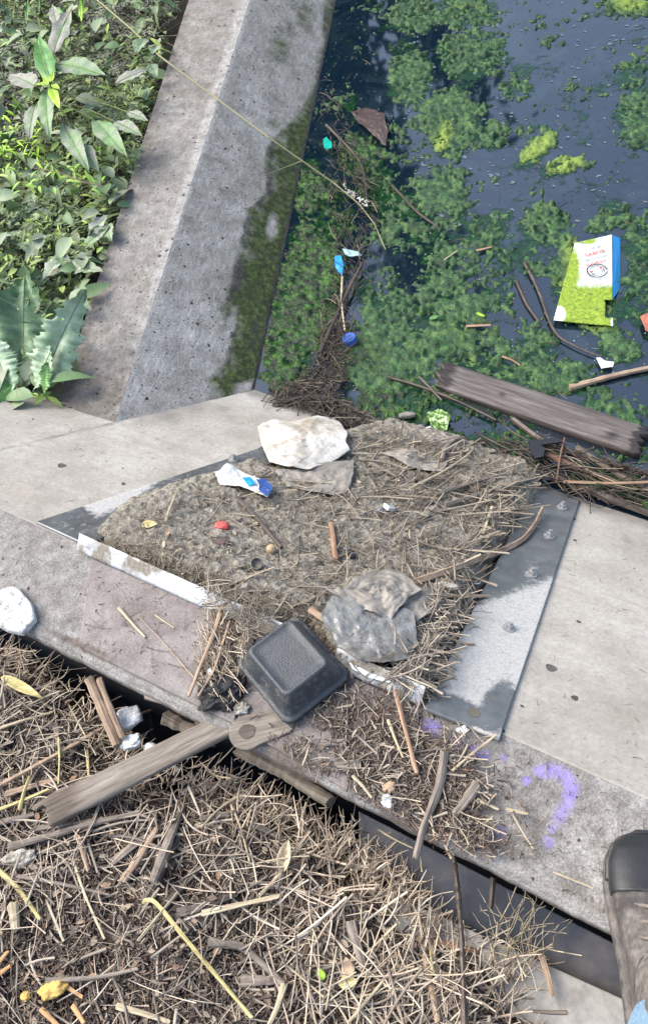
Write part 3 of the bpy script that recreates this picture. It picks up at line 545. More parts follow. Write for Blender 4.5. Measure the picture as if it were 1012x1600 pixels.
# ---------------------------------------------------------------- straw mat on the near side
MAT = [(-260, 968), (0, 993), (50, 1022), (80, 1068), (150, 1105), (190, 1165), (235, 1205), (300, 1212), (350, 1210), (430, 1250), (530, 1318), (620, 1392), (690, 1432), (770, 1462), (822, 1490), (830, 1540), (870, 1640), (950, 1900), (-300, 1900)]
mz = onz(np.array([p[0] for p in MAT], float), np.array([p[1] for p in MAT], float), -.09); MXY = [(p[0], p[1]) for p in mz]
def zmat(x, y):
    d = psd(x, y, MXY)+.05*(fbm(x*14, y*14)-.5)
    return -.155+.07*sst(-.01, .10, d)+.045*(fbm(x*6, y*6)-.5)+.03*(fbm(x*22, y*22)-.5)+.012*(fbm(x*80, y*80)-.5)-.2*sst(.01, -.022, d)
def hit_s(x, y): return hitz(np.asarray(x, float), np.asarray(y, float), zmat, -.1)
gx, gy = np.meshgrid(np.arange(-1.3, .75, .006), np.arange(-.25, 1.15, .006), indexing='ij'); gz = zmat(gx, gy)
F = gridF(*gx.shape); kk = (gz > GZ-.03).ravel(); F = F[kk[F].all(1)]
tag(mesh('mulch_bed', np.stack([gx, gy, gz], -1).reshape(-1, 3), F, M['mulch'], smooth=True), kind='stuff')
SP = [(-120, 975), (0, 985), (60, 1020), (95, 1080), (180, 1125), (230, 1165), (300, 1180), (360, 1190), (430, 1230), (545, 1295), (640, 1368), (700, 1415), (760, 1440), (830, 1470), (840, 1520), (870, 1660), (-120, 1680)]
litter('chip_litter', 27000, SP, hit_s, (.005, .022), (.0006, .0021), M['chips'], .3, .010, flat=(.3, 1), nseg=2, kind='stuff')
litter('chip_litter', 1500, SP, hit_s, (.015, .045), (.0012, .0032), M['chips'], .2, .014, flat=(.3, 1), nseg=3, kind='stuff')
flakes('leaf_litter', 2600, SP, hit_s, (.005, .020), M['flakes'], up=.012, kind='stuff')
SP2 = [(-120, 1000), (0, 1010), (50, 1050), (80, 1110), (180, 1155), (230, 1195), (300, 1210), (360, 1225), (430, 1262), (535, 1325), (620, 1400), (690, 1440), (770, 1475), (820, 1505), (825, 1540), (850, 1660), (-120, 1680)]
sdens = lambda x, y: np.clip(sst(1500, 1350, y+0*x)*.35+.12+.6*sst(120, 0, np.abs(y-(1040+.47*x)))+.25*sst(500, 700, x), 0, 1)
litter('straw_litter', 1150, SP2, hit_s, (.02, .13), (.0005, .0016), M['straw'], .16, .026, dens=sdens, flat=(.25, .7), bend=.07, nseg=5, kind='stuff')
litter('straw_litter', 300, [(380, 1260), (545, 1330), (640, 1400), (690, 1440), (820, 1510), (830, 1640), (560, 1640), (380, 1500)], hit_s, (.05, .16), (.0012, .0026), M['straw'], .12, .03, flat=(.2, .5), bend=.08, nseg=4, kind='stuff')
litter('straw_litter', 900, SP2, hit_s, (.02, .10), (.0012, .0036), M['straw_grey'], .14, .024, dens=sdens, flat=(.15, .5), bend=.12, nseg=4, kind='stuff')
# bleached straw fringing the gap, combed towards the wall
fr = [((0, 985), (90, 1040), 190, .3), ((90, 1050), (190, 1115), 170, .35), ((180, 1130), (240, 1175), 130, .35), ((240, 1170), (360, 1190), 160, .35), ((360, 1195), (545, 1290), 420, .3), ((545, 1290), (660, 1385), 420, .25), ((655, 1395), (700, 1440), 170, .25), ((760, 1455), (830, 1490), 150, .3)]
A_, B_, Rr = [], [], []
for (a, b, n, sp) in fr:
    t = R8.random(n); x = a[0]+(b[0]-a[0])*t+R8.normal(0, 10, n); y = a[1]+(b[1]-a[1])*t+R8.normal(34, 18, n)
    P_ = onz(x, y, U(-.16, -.085, n)); an = math.atan2(VV[1], VV[0])+R8.normal(-.1, .7, n); L = .012+.065*R8.random(n)**2; k_ = R8.random(n) < .62; t = t[k_]; P_ = P_[k_]; an = an[k_]; L = L[k_]; n = len(t)
    d_ = np.stack([np.cos(an), np.sin(an), R8.normal(-.15, .35, n)], 1); A_.append(P_-d_*L[:, None]*.5); B_.append(P_+d_*L[:, None]*.6); Rr.append(U(.0006, .0022, n))
A_ = np.vstack(A_); B_ = np.vstack(B_); Rr = np.concatenate(Rr)
sticks('straw_fringe', A_, B_, Rr, Rr*.4, M['straw'], R8.normal(0, .004, A_.shape), 4, 4, U(.25, .7, len(A_)), kind='stuff')

# ---------------------------------------------------------------- dark trough and kerb in the gap
def beam(name, corners, thick, nrm, material, label=None, cat=None, parent=None, bv=.002, **k):
    V, F = solid(corners, thick, np.asarray(nrm, float)); o = mesh(name, V, F, material, parent); bevel(o, bv); return tag(o, label, cat, **k)
zt = -.14
beam('steel_trough', [onz(560, 1266, zt), onz(1040, 1516, zt), onz(1080, 1660, zt-.03), onz(560, 1395, zt-.03)], .10, Z, M['metal_dark'], 'dark wet steel trough side lying in the gap beneath the wall edge', 'trough')
zk = -.125
beam('concrete_kerb', [onz(600, 1392, zk), onz(1090, 1614, zk), onz(1090, 1720, zk), onz(600, 1490, zk)], .12, Z, M['kerb'], 'pale straight concrete kerb edge beyond the trough at lower right', 'kerb')
V = None

# ---------------------------------------------------------------- algae on the pond
AB = [(650, 25, 42, 30, 0, .9), (725, 20, 48, 30, 0, .9), (740, 85, 58, 42, 0, 1), (640, 120, 36, 50, 10, 1), (805, 132, 28, 30, 0, .8), (705, 190, 48, 52, -15, 1), (768, 212, 26, 22, 0, .85), (660, 195, 24, 14, 0, .8), (692, 320, 44, 48, 20, .95),
 (836, 236, 38, 16, -38, 1), (882, 258, 36, 14, -18, 1), (985, 8, 42, 22, 0, 1), (990, 115, 34, 22, -30, .7), (1002, 185, 44, 46, 0, 1), (782, 335, 24, 13, 0, .85), (760, 365, 40, 30, 0, .75), (850, 355, 42, 34, 0, .95), (965, 335, 30, 22, 0, .8), (930, 355, 16, 12, 0, .9),
 (700, 390, 60, 40, 0, .55), (810, 400, 70, 40, 0, .65), (890, 430, 30, 60, 10, 1), (925, 490, 50, 34, 0, 1), (765, 440, 50, 60, 0, .62), (700, 470, 60, 60, 0, .75), (660, 520, 80, 60, 0, .9), (600, 570, 80, 60, 0, 1), (740, 555, 70, 40, 0, .75), (840, 540, 40, 40, 0, .7), (965, 545, 34, 26, 0, .85), (880, 590, 50, 30, 0, .7),
 (820, 580, 60, 40, 0, .65), (1000, 440, 30, 60, 0, .75), (1000, 380, 30, 40, 0, .75), (995, 480, 30, 30, 0, .7), (990, 660, 40, 30, 0, .7), (940, 640, 40, 24, 0, .6), (620, 640, 90, 34, 0, .95), (740, 640, 100, 30, 20, .7), (700, 700, 60, 26, 0, .9), (800, 690, 80, 30, 25, .7), (960, 760, 80, 30, 25, .9), (480, 300, 34, 50, 10, .9),
 (480, 450, 50, 130, 14, 1.1), (450, 560, 40, 60, 10, 1), (560, 250, 34, 40, 0, .8), (545, 175, 26, 26, 0, .5), (610, 330, 40, 40, 0, .7), (640, 360, 50, 40, 0, .6), (595, 460, 40, 50, 0, .65), (580, 290, 40, 60, 0, .65), (530, 330, 40, 60, 0, .7)]
st = .0050
gx, gy = np.meshgrid(np.arange(-.3, 2.3, st), np.arange(.8, 4.5, st), indexing='ij')
px, py = proj(np.stack([gx, gy, np.full(gx.shape, WZ)], -1))
dens = np.maximum.reduce([a*sst(-.35, .45, blob(px, py, cx, cy, rx, ry, ro)) for cx, cy, rx, ry, ro, a in AB])
outside = (px < 380) | (px > 1020) | (py < -8); dens = np.where(outside, .45+.3*(fbm(gx*2, gy*2)-.5), dens)
n1 = fbm(gx*9, gy*9, 5); n2 = fbm(gx*34, gy*34, 4); n3 = fbm(gx*95, gy*95, 2)
mask = dens*.95-.47+(n1-.5)*1.5+(n2-.5)*1.5+(n3-.5)*1.2
v1 = vor(gx*38, gy*38); v2 = vor(gx*80, gy*80); v3 = vor(gx*15+3, gy*15)
hh = .005*sst(0, .5, mask)*(.2+1.2*n2)+.003*n3*sst(0, .1, mask)+.004*sst(.55, .1, v1)*sst(0, .2, mask)+.003*sst(.55, 0, v2)*sst(0, .2, mask)+.014*np.sqrt(np.clip(1-(v3/.20)**2, 0, 1))*(vn(gx*15, gy*15) > .62)*sst(0, .1, mask)
zz = WZ-.006+hh+.006*sst(-.06, .04, mask)
F = gridF(*gx.shape); kk = (mask > -.05).ravel(); F = F[kk[F].any(1)]
# stay off the walls
inw = (px > 1e9)
uq = (np.stack([gx, gy, 0*gx], -1)-A0); kk2 = ((uq@VV) > .80).ravel() & (((gx-w0[0])*wdv[1]-(gy-w0[1])*wdv[0]) > .0).ravel(); F = F[kk2[F].all(1)]
lime = np.maximum.reduce([1.1*blob(px, py, 836, 236, 40, 18, -38)+.25, 1.1*blob(px, py, 882, 258, 40, 16, -18)+.25, 1.2*blob(px, py, 690, 225, 18, 40, 15)+.1, 1.2*blob(px, py, 985, 5, 40, 20)+.1, 1.3*blob(px, py, 905, 470, 50, 45)+.25, 1.0*blob(px, py, 895, 400, 24, 40)+.1, .9*blob(px, py, 930, 500, 45, 30)+.1, .25*sst(.5, .8, fbm(gx*5+9, gy*5))])
deep = np.maximum.reduce([1.2*sst(-.3, .5, blob(px, py, 470, 430, 70, 260, 12)), 1.1*sst(-.3, .4, blob(px, py, 640, 665, 170, 52, 8)), .8*sst(-.3, .4, blob(px, py, 930, 745, 120, 30, 24)), .6*blob(px, py, 570, 560, 80, 50)+.1, .8*sst(-.3, .4, blob(px, py, 560, 260, 50, 90))])
deep = deep*1.15*(1-.35*sst(0, .5, blob(px, py, 455, 430, 26, 130, 12)))
tag(mesh('pond_algae', np.stack([gx, gy, zz], -1).reshape(-1, 3), F, M['algae'], smooth=True, attrs={'lime': np.clip(lime, 0, 1), 'deep': np.clip(deep, 0, 1)}), kind='stuff')
mfilm = mat('algae_film_skin', [(.3, (.004, .018, .008)), (.5, (.014, .062, .022)), (.7, (.045, .125, .04))], 50, 12, .12, .25, 140, grain=(200, .4), bdist=.002)
_t = mfilm.node_tree; _a = _t.nodes.new('ShaderNodeAttribute'); _a.attribute_name = 'cover'; _t.links.new(_a.outputs['Fac'], _t.nodes['Principled BSDF'].inputs['Alpha'])
m2 = dens*.9-.30+(fbm(gx*12+5, gy*12, 5)-.5)*1.5+(n3-.5)*.8+(fbm(gx*50, gy*50+3, 3)-.5)*.8; kf = (m2 > -.02).ravel(); F = gridF(*gx.shape); F = F[kf[F].any(1)]; F = F[kk2[F].all(1)]
tag(mesh('algae_film', np.stack([gx, gy, WZ+.0012+0*gx], -1).reshape(-1, 3), F, mfilm, attrs={'cover': np.clip(m2*2.2, 0, .8)}), kind='stuff')
PW = [(500, 10), (1012, 10), (1012, 700), (850, 700), (560, 640), (420, 600), (460, 300)]
# pale specks and foam scum
x, y = scatter(520, PW, lambda x, y: .15+.85*sst(.45, .65, fbm(x/60, y/60))); P_ = onz(x, y, WZ+.002)
leaves('pond_scum', P_, rdir(520, .02), np.tile(Z, (520, 1))+R8.normal(0, .05, (520, 3)), U(.0015, .006, 520), U(.0015, .004, 520), M['foam_dirty'], 0, .1, kind='stuff')
x, y = scatter(170, [(640, 0), (1012, 0), (1012, 360), (640, 360)], lambda x, y: .03+sst(.5, .62, fbm(x/45+3, y/45))); P_ = onz(x, y, WZ+.0015); 
leaves('pond_scum', P_, rdir(170, .02), np.tile(Z, (170, 1)), U(.008, .022, 170), U(.005, .014, 170), mat('grey_scum', [(.3, (.07, .10, .12)), (.7, (.15, .19, .21))], 40, bump=0, rough=.4), 0, 0, kind='stuff')
hit_w = lambda x, y: onz(x, y, WZ+.006)
litter('wet_litter', 200, PW, hit_w, (.01, .06), (.0006, .0018), M['twig_wet'], .03, .003, kind='stuff')
litter('wet_litter', 260, [(500, 480), (535, 440), (550, 520), (540, 620), (480, 640), (500, 560)], lambda x, y: onz(x, y, WZ+.012), (.015, .08), (.0007, .0022), M['twig_wet'], .15, .02, kind='stuff')
litter('wet_litter', 420, [(425, 615), (480, 600), (540, 640), (600, 665), (560, 672), (430, 640)], lambda x, y: onz(x, y, WZ+.012), (.015, .10), (.0007, .0022), M['twig_wet'], .2, .03, kind='stuff')
litter('chip_litter', 1900, [(500, 515), (545, 500), (535, 600), (500, 645), (430, 630), (485, 570)], lambda x, y: onz(x, y, WZ+.014), (.003, .014), (.0008, .0022), M['twig_wet'], .3, .014, kind='stuff')
litter('wet_litter', 330, [(500, 130), (520, 140), (590, 300), (570, 440), (530, 520), (520, 380), (510, 260)], lambda x, y: onz(x, y, WZ+.012), (.02, .12), (.0006, .0020), M['twig_wet'], .08, .02, ang=math.atan2(1, .1), spread=.6, kind='stuff')
litter('wet_litter', 230, [(700, 690), (860, 690), (1012, 740), (1012, 800), (860, 760), (760, 720)], lambda x, y: onz(x, y, WZ+.012), (.03, .18), (.0010, .0030), M['twig_wet'], .06, .02, ang=math.atan2(UU[1], UU[0]), spread=.5, kind='stuff')

# ---------------------------------------------------------------- individual sticks and boards
def stick(name, pts, r, material, label, cat='stick', surf=None, lift=.006, flat=1., taper=.7, group=None, ns=8, knots=.12, seg=5):
    """pts: photo points along the stick; surf: where it lies.  Local X runs along it."""
    P = np.array([surf(np.array(float(a)), np.array(float(b)))+Z*((lift if np.isscalar(lift) else lift[i])) for i, (a, b) in enumerate(pts)])
    o = P[0]; M_ = frame_of(o, P[-1]-P[0], Z); Mi = np.array(M_.inverted()); Q = (Mi @ np.c_[P, np.ones(len(P))].T).T[:, :3]
    C_ = []
    for i in range(len(Q)-1):
        for k in range(seg): C_.append(Q[i]+(Q[i+1]-Q[i])*k/seg)
    C_.append(Q[-1]); C_ = np.array(C_)
    if len(Q) > 2:
        for _ in range(3): C_[1:-1] = (C_[:-2]+C_[1:-1]*2+C_[2:])/4
    n = len(C_); T = np.gradient(C_, axis=0); T /= np.linalg.norm(T, axis=1, keepdims=True); S = np.cross(T, np.array([[0, 0, 1.]])); S /= np.linalg.norm(S, axis=1, keepdims=True); Qn = np.cross(S, T)
    t = np.linspace(0, 1, n); rr = r*(1-(1-taper)*t)*(1+knots*(R8.random(n)-.5)*2); an = np.arange(ns)*2*math.pi/ns; ph = 1+.10*R8.normal(0, 1, ns)
    V = C_[:, None]+S[:, None]*(rr[:, None]*np.cos(an)*ph)[..., None]+Qn[:, None]*(rr[:, None]*np.sin(an)*ph*flat)[..., None]
    V[0] += T[0]*R8.uniform(-.8, .8, ns)[:, None]*r*.5; V[-1] += T[-1]*R8.uniform(-.8, .8, ns)[:, None]*r*.6
    F = [list(f) for f in gridF(n, ns, True)]+[list(range(ns))[::-1], [(n-1)*ns+i for i in range(ns)]]
    ob = mesh(name, V.reshape(-1, 3), F, material, frame=M_, smooth=False); return tag(ob, label, cat, group or GRP.get(surf, 'sticks and branches in the pond'))
def board(name, a, b, wd_, th_, material, label, cat, surf, lift=0, nrm=Z, parent=None, n=60, m=14, dirt=None, ends=.012, wtap=1.):
    Pa = surf(np.array(float(a[0])), np.array(float(a[1]))); Pb = surf(np.array(float(b[0])), np.array(float(b[1])))
    Pa = Pa+Z*(lift if np.isscalar(lift) else lift[0]); Pb = Pb+Z*(lift if np.isscalar(lift) else lift[1]); Ln = np.linalg.norm(Pb-Pa); M_ = frame_of(Pa, Pb-Pa, nrm)
    s = np.linspace(0, 1, n); t = np.linspace(-.5, .5, m); S_, T_ = np.meshgrid(s, t, indexing='ij')
    e0_ = ends*(fbm(T_*6, T_*0+3, 3)-.5)*2; e1_ = ends*(fbm(T_*7+9, T_*0, 3)-.5)*2
    X = S_*Ln+e0_*(1-S_)**8+e1_*S_**8; Y = T_*wd_*(1+(wtap-1)*S_)*(1+.05*(fbm(S_*9, T_*0, 3)-.5)); Zt = .0022*(fbm(S_*5, T_*14, 3)-.5)-.0025*(np.abs(T_)*2)**8
    top = np.stack([X, Y, Zt], -1).reshape(-1, 3); ring = np.concatenate([np.arange(m), np.arange(1, n)*m+m-1, (n-1)*m+np.arange(m-2, -1, -1), np.arange(n-2, 0, -1)*m]); k = len(top)
    low = top[ring].copy(); low[:, 2] = -th_; V = np.vstack([top, low]); i2 = k+np.arange(len(ring)); F = np.vstack([gridF(n, m), np.stack([ring, np.roll(ring, -1), np.roll(i2, -1), i2], 1)])
    Wp = (np.array(M_) @ np.c_[top, np.ones(k)].T).T[:, :3]; px_, py_ = proj(Wp); dd = dirt(px_, py_, S_.ravel(), T_.ravel()) if dirt else 0*px_
    o = mesh(name, V, F, material, parent if False else None, frame=M_, attrs={'dirt': np.r_[dd, dd[ring]+.5]})
    return tag(o, label, cat)
S_ = hit_s; T_ = hit_t; GRP = {hit_s: 'stalks and reeds in the straw mat', hit_t: 'straws and sticks on the wall top', hit_m: 'sticks in the silt mound'}; Wt = lambda x, y: onz(x, y, WZ+.004)
board('timber_board', (688, 590), (1000, 695), .092, .030, M['wood_wet'], 'weathered brown timber board floating across the pond corner', 'board', Wt, .020, ends=.03, n=110, m=22,
      dirt=lambda x, y, s, t: np.maximum.reduce([.9*sst(.12, .02, s), .85*sst(.93, .98, s), .5*sst(.35, .5, np.abs(t)), .7*blob(x, y, 785, 615, 14, 12), .7*blob(x, y, 955, 680, 28, 16)]))
stick('driftwood', [(888, 609), (940, 594), (985, 583), (1040, 572)], .0085, M['stick_tan'], 'brown driftwood branch floating at the right edge above the board', 'branch', Wt, .006)
stick('branch', [(818, 412), (840, 455), (858, 508), (872, 530), (905, 547), (938, 560)], .0048, M['stick_dark'], 'long dark curved twig below the floating carton', 'twig', Wt, .005, taper=.4)
stick('branch', [(806, 440), (822, 478), (842, 505)], .006, M['stick_dark'], 'short dark forked twig left of the long curved one', 'twig', Wt, .003, taper=.6)
stick('branch', [(604, 592), (660, 608), (720, 632), (775, 660)], .0055, M['stick_dark'], 'dark wet branch running beneath the left end of the board', 'branch', Wt, .008)
stick('branch', [(655, 595), (672, 612), (690, 632)], .0038, M['stick_dark'], 'short black twig crossing the dark branch left of the board', 'twig', Wt, .016)
stick('branch', [(850, 715), (905, 738), (962, 762)], .0075, M['stick_red'], 'smooth reddish brown stick beside the black plastic latch', 'stick', Wt, .016)
stick('reed', [(878, 764), (950, 767), (1030, 764)], .0035, M['stick_orange'], 'thin orange reed lying level under the board at the right edge', 'reed', Wt, .030)
stick('branch', [(880, 695), (872, 730), (868, 760)], .003, M['stick_red'], 'thin upright reddish twig crossing the reddish stick', 'twig', Wt, (.012, .03, .03) and .028)
stick('branch', [(800, 655), (845, 690), (905, 712), (1012, 742)], .010, M['stick_dark'], 'thick dark waterlogged branch along the near side of the board', 'branch', Wt, .002)
stick('branch', [(860, 745), (930, 775), (1030, 812)], .012, M['stick_dark'], 'black waterlogged pole lying against the concrete edge at right', 'pole', Wt, .010)
stick('branch', [(900, 700), (960, 742), (1030, 775)], .008, M['wood_bark'], 'olive brown branch between board and reddish stick', 'branch', Wt, .006)
stick('branch', [(612, 290), (650, 332), (684, 356)], .004, M['stick_dark'], 'grey twig in open water left of the green clumps', 'twig', Wt, .003)
stick('branch', [(728, 512), (766, 510)], .005, M['stick_orange'], 'small orange wood chip beside a green leaf on the water', 'wood chip', Wt, .006, flat=.4)
stick('branch', [(744, 394), (768, 388)], .005, M['stick_orange'], 'small pinkish wood chip among the algae in mid pond', 'wood chip', Wt, .006, flat=.4)
stick('branch', [(784, 560), (800, 566), (812, 574)], .003, M['stick_orange'], 'tiny reddish twig sunk in algae above the board', 'twig', Wt, .008)
stick('branch', [(694, 408), (714, 394)], .0022, M['stick_pale'], 'short white straw floating in mid pond', 'straw', Wt, .006)
stick('branch', [(500, 560), (540, 470), (566, 420)], .006, M['stick_dark'], 'long dark stalk beside the blue bottle cap', 'stalk', Wt, .02)
stick('branch', [(536, 440), (534, 480), (540, 525)], .0035, M['stick_pale'], 'pale bent reed stalk above the blue bottle cap', 'reed', Wt, .022)
stick('branch', [(510, 200), (540, 230), (568, 262), (575, 330)], .005, M['stick_dark'], 'dark drooping stalk beside the teal scrap', 'stalk', Wt, .012)
stick('branch', [(430, 645), (470, 628), (520, 630), (570, 655)], .006, M['stick_dark'], 'dark root lying in the corner where the two walls meet', 'root', Wt, .022)
# the seed-headed grass stalk that hangs over the wing wall
def over(pts, z): return [tuple(p) for p in pts]
gs_ = [(150, -2, -.16), (205, 45, -.15), (250, 88, -.15), (340, 155, -.19), (420, 215, -.24), (470, 250, -.30), (520, 285, -.36), (560, 318, -.395), (585, 350, -.405), (602, 390, -.41)]
P = np.array([onz(a, b, z) for a, b, z in gs_]); stalk = tag(empty('grass_stalk', tuple(P[0])), 'long thin pale grass stalk reaching across the wing wall into the pond', 'grass stalk')
sticks('stem', P[:-1], P[1:], np.linspace(.0042, .0022, 9), np.linspace(.004, .002, 9), M['stem_grey'], None, 1, 5, None, stalk)
P2 = onz(np.array([470., 408]), np.array([252., 276]), np.array([-.30, -.30])); sticks('side_shoot', P2[:1], P2[1:], np.array([.002]), np.array([.0008]), M['stem_grey'], None, 2, 4, None, stalk)
x = U(535, 575, 46); y = 290+(x-535)*.80+R8.normal(0, 3, 46); leaves('seed_head', onz(x, y, -.385), rdir(46, .4, math.atan2(-1, .6), .6), np.tile(Z, (46, 1)), U(.008, .016, 46), U(.003, .006, 46), M['cloth_white'], .1, .2, parent=stalk)

# sticks on the mound
stick('stick', [(648, 914), (700, 898), (775, 872), (815, 856), (834, 832), (845, 811)], .0062, M['stick_tan'], 'orange brown bent stick with a torn tip reaching over the steel plate', 'stick', hit_m, (.012, .016, .02, .03, .035, .045), taper=.8)
stick('stick', [(664, 940), (700, 938), (765, 939)], .0055, M['stick_tan'], 'flat grey brown stick pointing right across the plate edge', 'stick', hit_m, .02, flat=.5)
stick('stick', [(722, 972), (742, 992), (764, 1014)], .005, M['stick_grey'], 'short dark broken stick resting on the plate edge', 'stick', hit_m, .012, taper=.6)
stick('stick', [(518, 822), (522, 850), (525, 880)], .0055, M['stick_orange'], 'upright brown stalk in the middle of the mud', 'stalk', hit_m, .008, taper=1.1)
stick('stick', [(262, 822), (270, 797), (282, 768)], .0032, M['stick_pale'], 'pale straw standing out of the mud near the left plate', 'straw', hit_m, .014)
stick('stick', [(370, 780), (405, 815), (440, 858)], .005, M['stick_dark'], 'dark slimy stem running diagonally beside the red cap', 'stem', hit_m, .006)
stick('stick', [(575, 930), (600, 908), (620, 900)], .004, M['stick_grey'], 'grey stem at the top of the crumpled grey plastic', 'stem', hit_m, .014)
stick('stick', [(488, 958), (514, 976)], .0075, M['stick_tan'], 'short pale tan stub above the black food box', 'stick', hit_m, .012)
stick('stick', [(405, 752), (370, 750), (425, 740)][::2], .004, M['stick_grey'], 'short grey twig between the white sheet and the blue wrapper', 'twig', hit_m, .012)
stick('stick', [(562, 720), (600, 738), (622, 750)], .006, M['stick_grey'], 'grey stick right of the white sheet', 'stick', hit_m, .010)
stick('stick', [(680, 778), (720, 765), (760, 752), (790, 745)], .005, M['stick_grey'], 'long grey reed near the top of the debris mound', 'reed', hit_m, .012)
stick('stick', [(695, 795), (748, 778), (812, 760), (850, 740)], .0055, M['stick_grey'], 'grey straw stalk crossing the right of the mound', 'reed', hit_m, .012)
stick('stick', [(640, 770), (690, 745), (735, 715), (745, 690)], .0035, M['stick_pale'], 'pale stem slanting up to the pond beside the gnarled root', 'stem', hit_m, .016)
stick('root', [(690, 725), (694, 706), (708, 694), (724, 690)], .0065, M['stick_grey'], 'gnarled grey root curling up at the mound top', 'root', hit_m, .014)
stick('stick', [(748, 850), (758, 825), (768, 795)], .004, M['stick_pale'], 'pale leaf blade near the right of the mud', 'leaf', hit_m, .010, flat=.3)
stick('stick', [(675, 1098), (690, 1080), (704, 1058)], .006, M['stick_dark'], 'dark chewed wood piece on the corner of the steel plate', 'wood', hit_m, .012)
# sticks on the flat top
stick('stick', [(187, 951), (207, 974), (228, 997)], .0028, M['stick_pale'], 'white straw lying on the brown panel', 'straw', T_, .004)
stick('stick', [(243, 962), (258, 972), (273, 982)], .0016, M['stick_pale'], 'fine grey straw right of the white one on the brown panel', 'straw', T_, .003)
stick('stick', [(345, 1130), (315, 1075), (270, 1020), (218, 965)][1:], .0012, M['stick_tan'], 'hair thin curved stem over the brown panel', 'stem', T_, .006)
stick('stick', [(354, 958), (340, 1005), (325, 1040), (302, 1098)], .0042, M['stick_tan'], 'brown upright stalk across the gap between the panels', 'stalk', T_, .03)
stick('stick', [(364, 982), (352, 1020), (340, 1060), (316, 1098)], .0025, M['stick_tan'], 'thinner twin of the brown stalk between the panels', 'stalk', T_, .028)
stick('stick', [(366, 985), (404, 1002)], .0042, M['stick_grey'], 'grey flat stick below the left end of the lip', 'stick', T_, .012, flat=.5)
stick('stick', [(618, 1085), (632, 1140), (652, 1215)], .0045, M['stick_orange'], 'long orange brown stick leaning down from the plate corner', 'stick', T_, .018, flat=.6)
stick('stick', [(607, 1130), (620, 1165), (630, 1188)], .0025, M['stick_pale'], 'pale straw left of the orange brown stick', 'straw', T_, .014)
stick('stick', [(706, 1208), (738, 1180), (776, 1151)], .0026, M['stick_pale'], 'pale straw by the bottom corner of the steel plate', 'straw', T_, .010)
stick('stick', [(648, 1112), (700, 1160), (694, 1180), (688, 1230), (660, 1300), (650, 1345)][2:], .0070, M['stick_grey'], 'dark grey branch hanging over the wall edge into the gap', 'branch', T_, .014)
stick('stick', [(801, 1275), (815, 1300), (832, 1327)], .0016, M['stick_pale'], 'thin white straw below the purple paint', 'straw', T_, .003)
stick('stick', [(863, 1363), (895, 1376), (925, 1388)], .0014, M['stick_pale'], 'fine straw lying near the boot toe', 'straw', T_, .003)
stick('stick', [(744, 1250), (778, 1266)], .0026, M['stick_pale'], 'cream straw bit lying right of the mulch', 'straw', T_, .005)
stick('stick', [(790, 1266), (824, 1273)], .0026, M['stick_pale'], 'cream straw bit nearest the purple paint mark', 'straw', T_, .005)
stick('stick', [(540, 1162), (532, 1150), (500, 1163)][::2], .006, M['stick_grey'], 'short grey wood chip on the brown panel under the food box', 'wood chip', T_, .008, flat=.5)
board('wood_offcut', (524, 1200), (563, 1196), .018, .006, M['wood_grey'], 'small flat wood offcut on the second brown panel', 'wood', T_, .010, n=14, m=6, ends=.003)
stick('stick', [(552, 1216), (568, 1232), (582, 1250)], .0028, M['stick_pale'], 'pale straw on the lower edge of the wall', 'straw', T_, .012)
stick('stick', [(745, 1228), (722, 1262), (710, 1275)], .008, M['stick_grey'], 'flat grey bark strip in the mulch on the wall top', 'bark', T_, .012, flat=.5)

# boards and sticks on the straw mat
pk = board('plank', (380, 1137), (76, 1272), .042, .012, M['wood_grey'], 'long narrow grey plank lying across the straw from the round headed one', 'plank', lambda x, y: onz(x, y, -.05), (.05, .01),
      dirt=lambda x, y, s, t: np.maximum(.9*sst(.72, .95, s), .55*blob(x, y, 270, 1190, 14, 8)), wtap=1.2, ends=.006)
# round-headed wooden piece with a dark knot
def knot_piece():
    cx_ = onz(386, 1143, .014); ax = onz(440, 1128, .014)-cx_; M_ = frame_of(cx_, ax, Z)
    t = empty('carved_wood', tuple(cx_)); tag(t, 'round headed grey wood piece with a dark circular knot beside the food box', 'wood')
    th = np.linspace(math.radians(62), math.radians(298), 26); ou = [(.031*math.cos(a), .031*math.sin(a)) for a in th]+[(.07, -.021), (.085, 0), (.07, .024)]
    Pn = np.array([(M_ @ Vector((a, b, 0)))[:] for a, b in ou]); V, F = solid(Pn, .010, Z); bevel(mesh('head', V, F, M['wood_grey'], t), .002)
    Pn = np.array([(M_ @ Vector((.014*math.cos(a)*(1+.06*math.sin(3*a)), .0125*math.sin(a), .0012)))[:] for a in np.linspace(0, 2*math.pi, 24, endpoint=False)]); V, F = solid(Pn, .003, Z); mesh('knot', V, F, M['stick_dark'], t)
knot_piece()
stick('log', [(372, 1172), (440, 1205), (514, 1252)], .0135, M['wood_bark'], 'grey rounded log jammed under the wall edge', 'log', lambda x, y: onz(x, y, -.045), 0, taper=.85, knots=.10, seg=12)
stick('log', [(262, 1122), (300, 1142), (336, 1160)], .0135, M['wood_bark'], 'short rotten log end left of the food box', 'log', lambda x, y: onz(x, y, -.05), 0, knots=.2)
stick('log', [(312, 1128), (350, 1148)], .011, M['wood_bark'], 'small bark covered stump beside the charred lump', 'log', lambda x, y: onz(x, y, -.03), 0, knots=.2)
stick('stick', [(228, 1086), (290, 1100), (365, 1125)], .012, M['stick_grey'], 'muddy grey bark strip bridging the gap at the wall edge', 'bark', lambda x, y: onz(x, y, -.03), 0, flat=.5, knots=.25)
stick('reed_stub', [(147, 1070), (162, 1108), (178, 1158)], .0085, M['stick_tan'], 'thick brown split reed stub standing beside the white foam', 'reed', lambda x, y: onz(x, y, -.06), (.03, .01, -.02), taper=1.1)
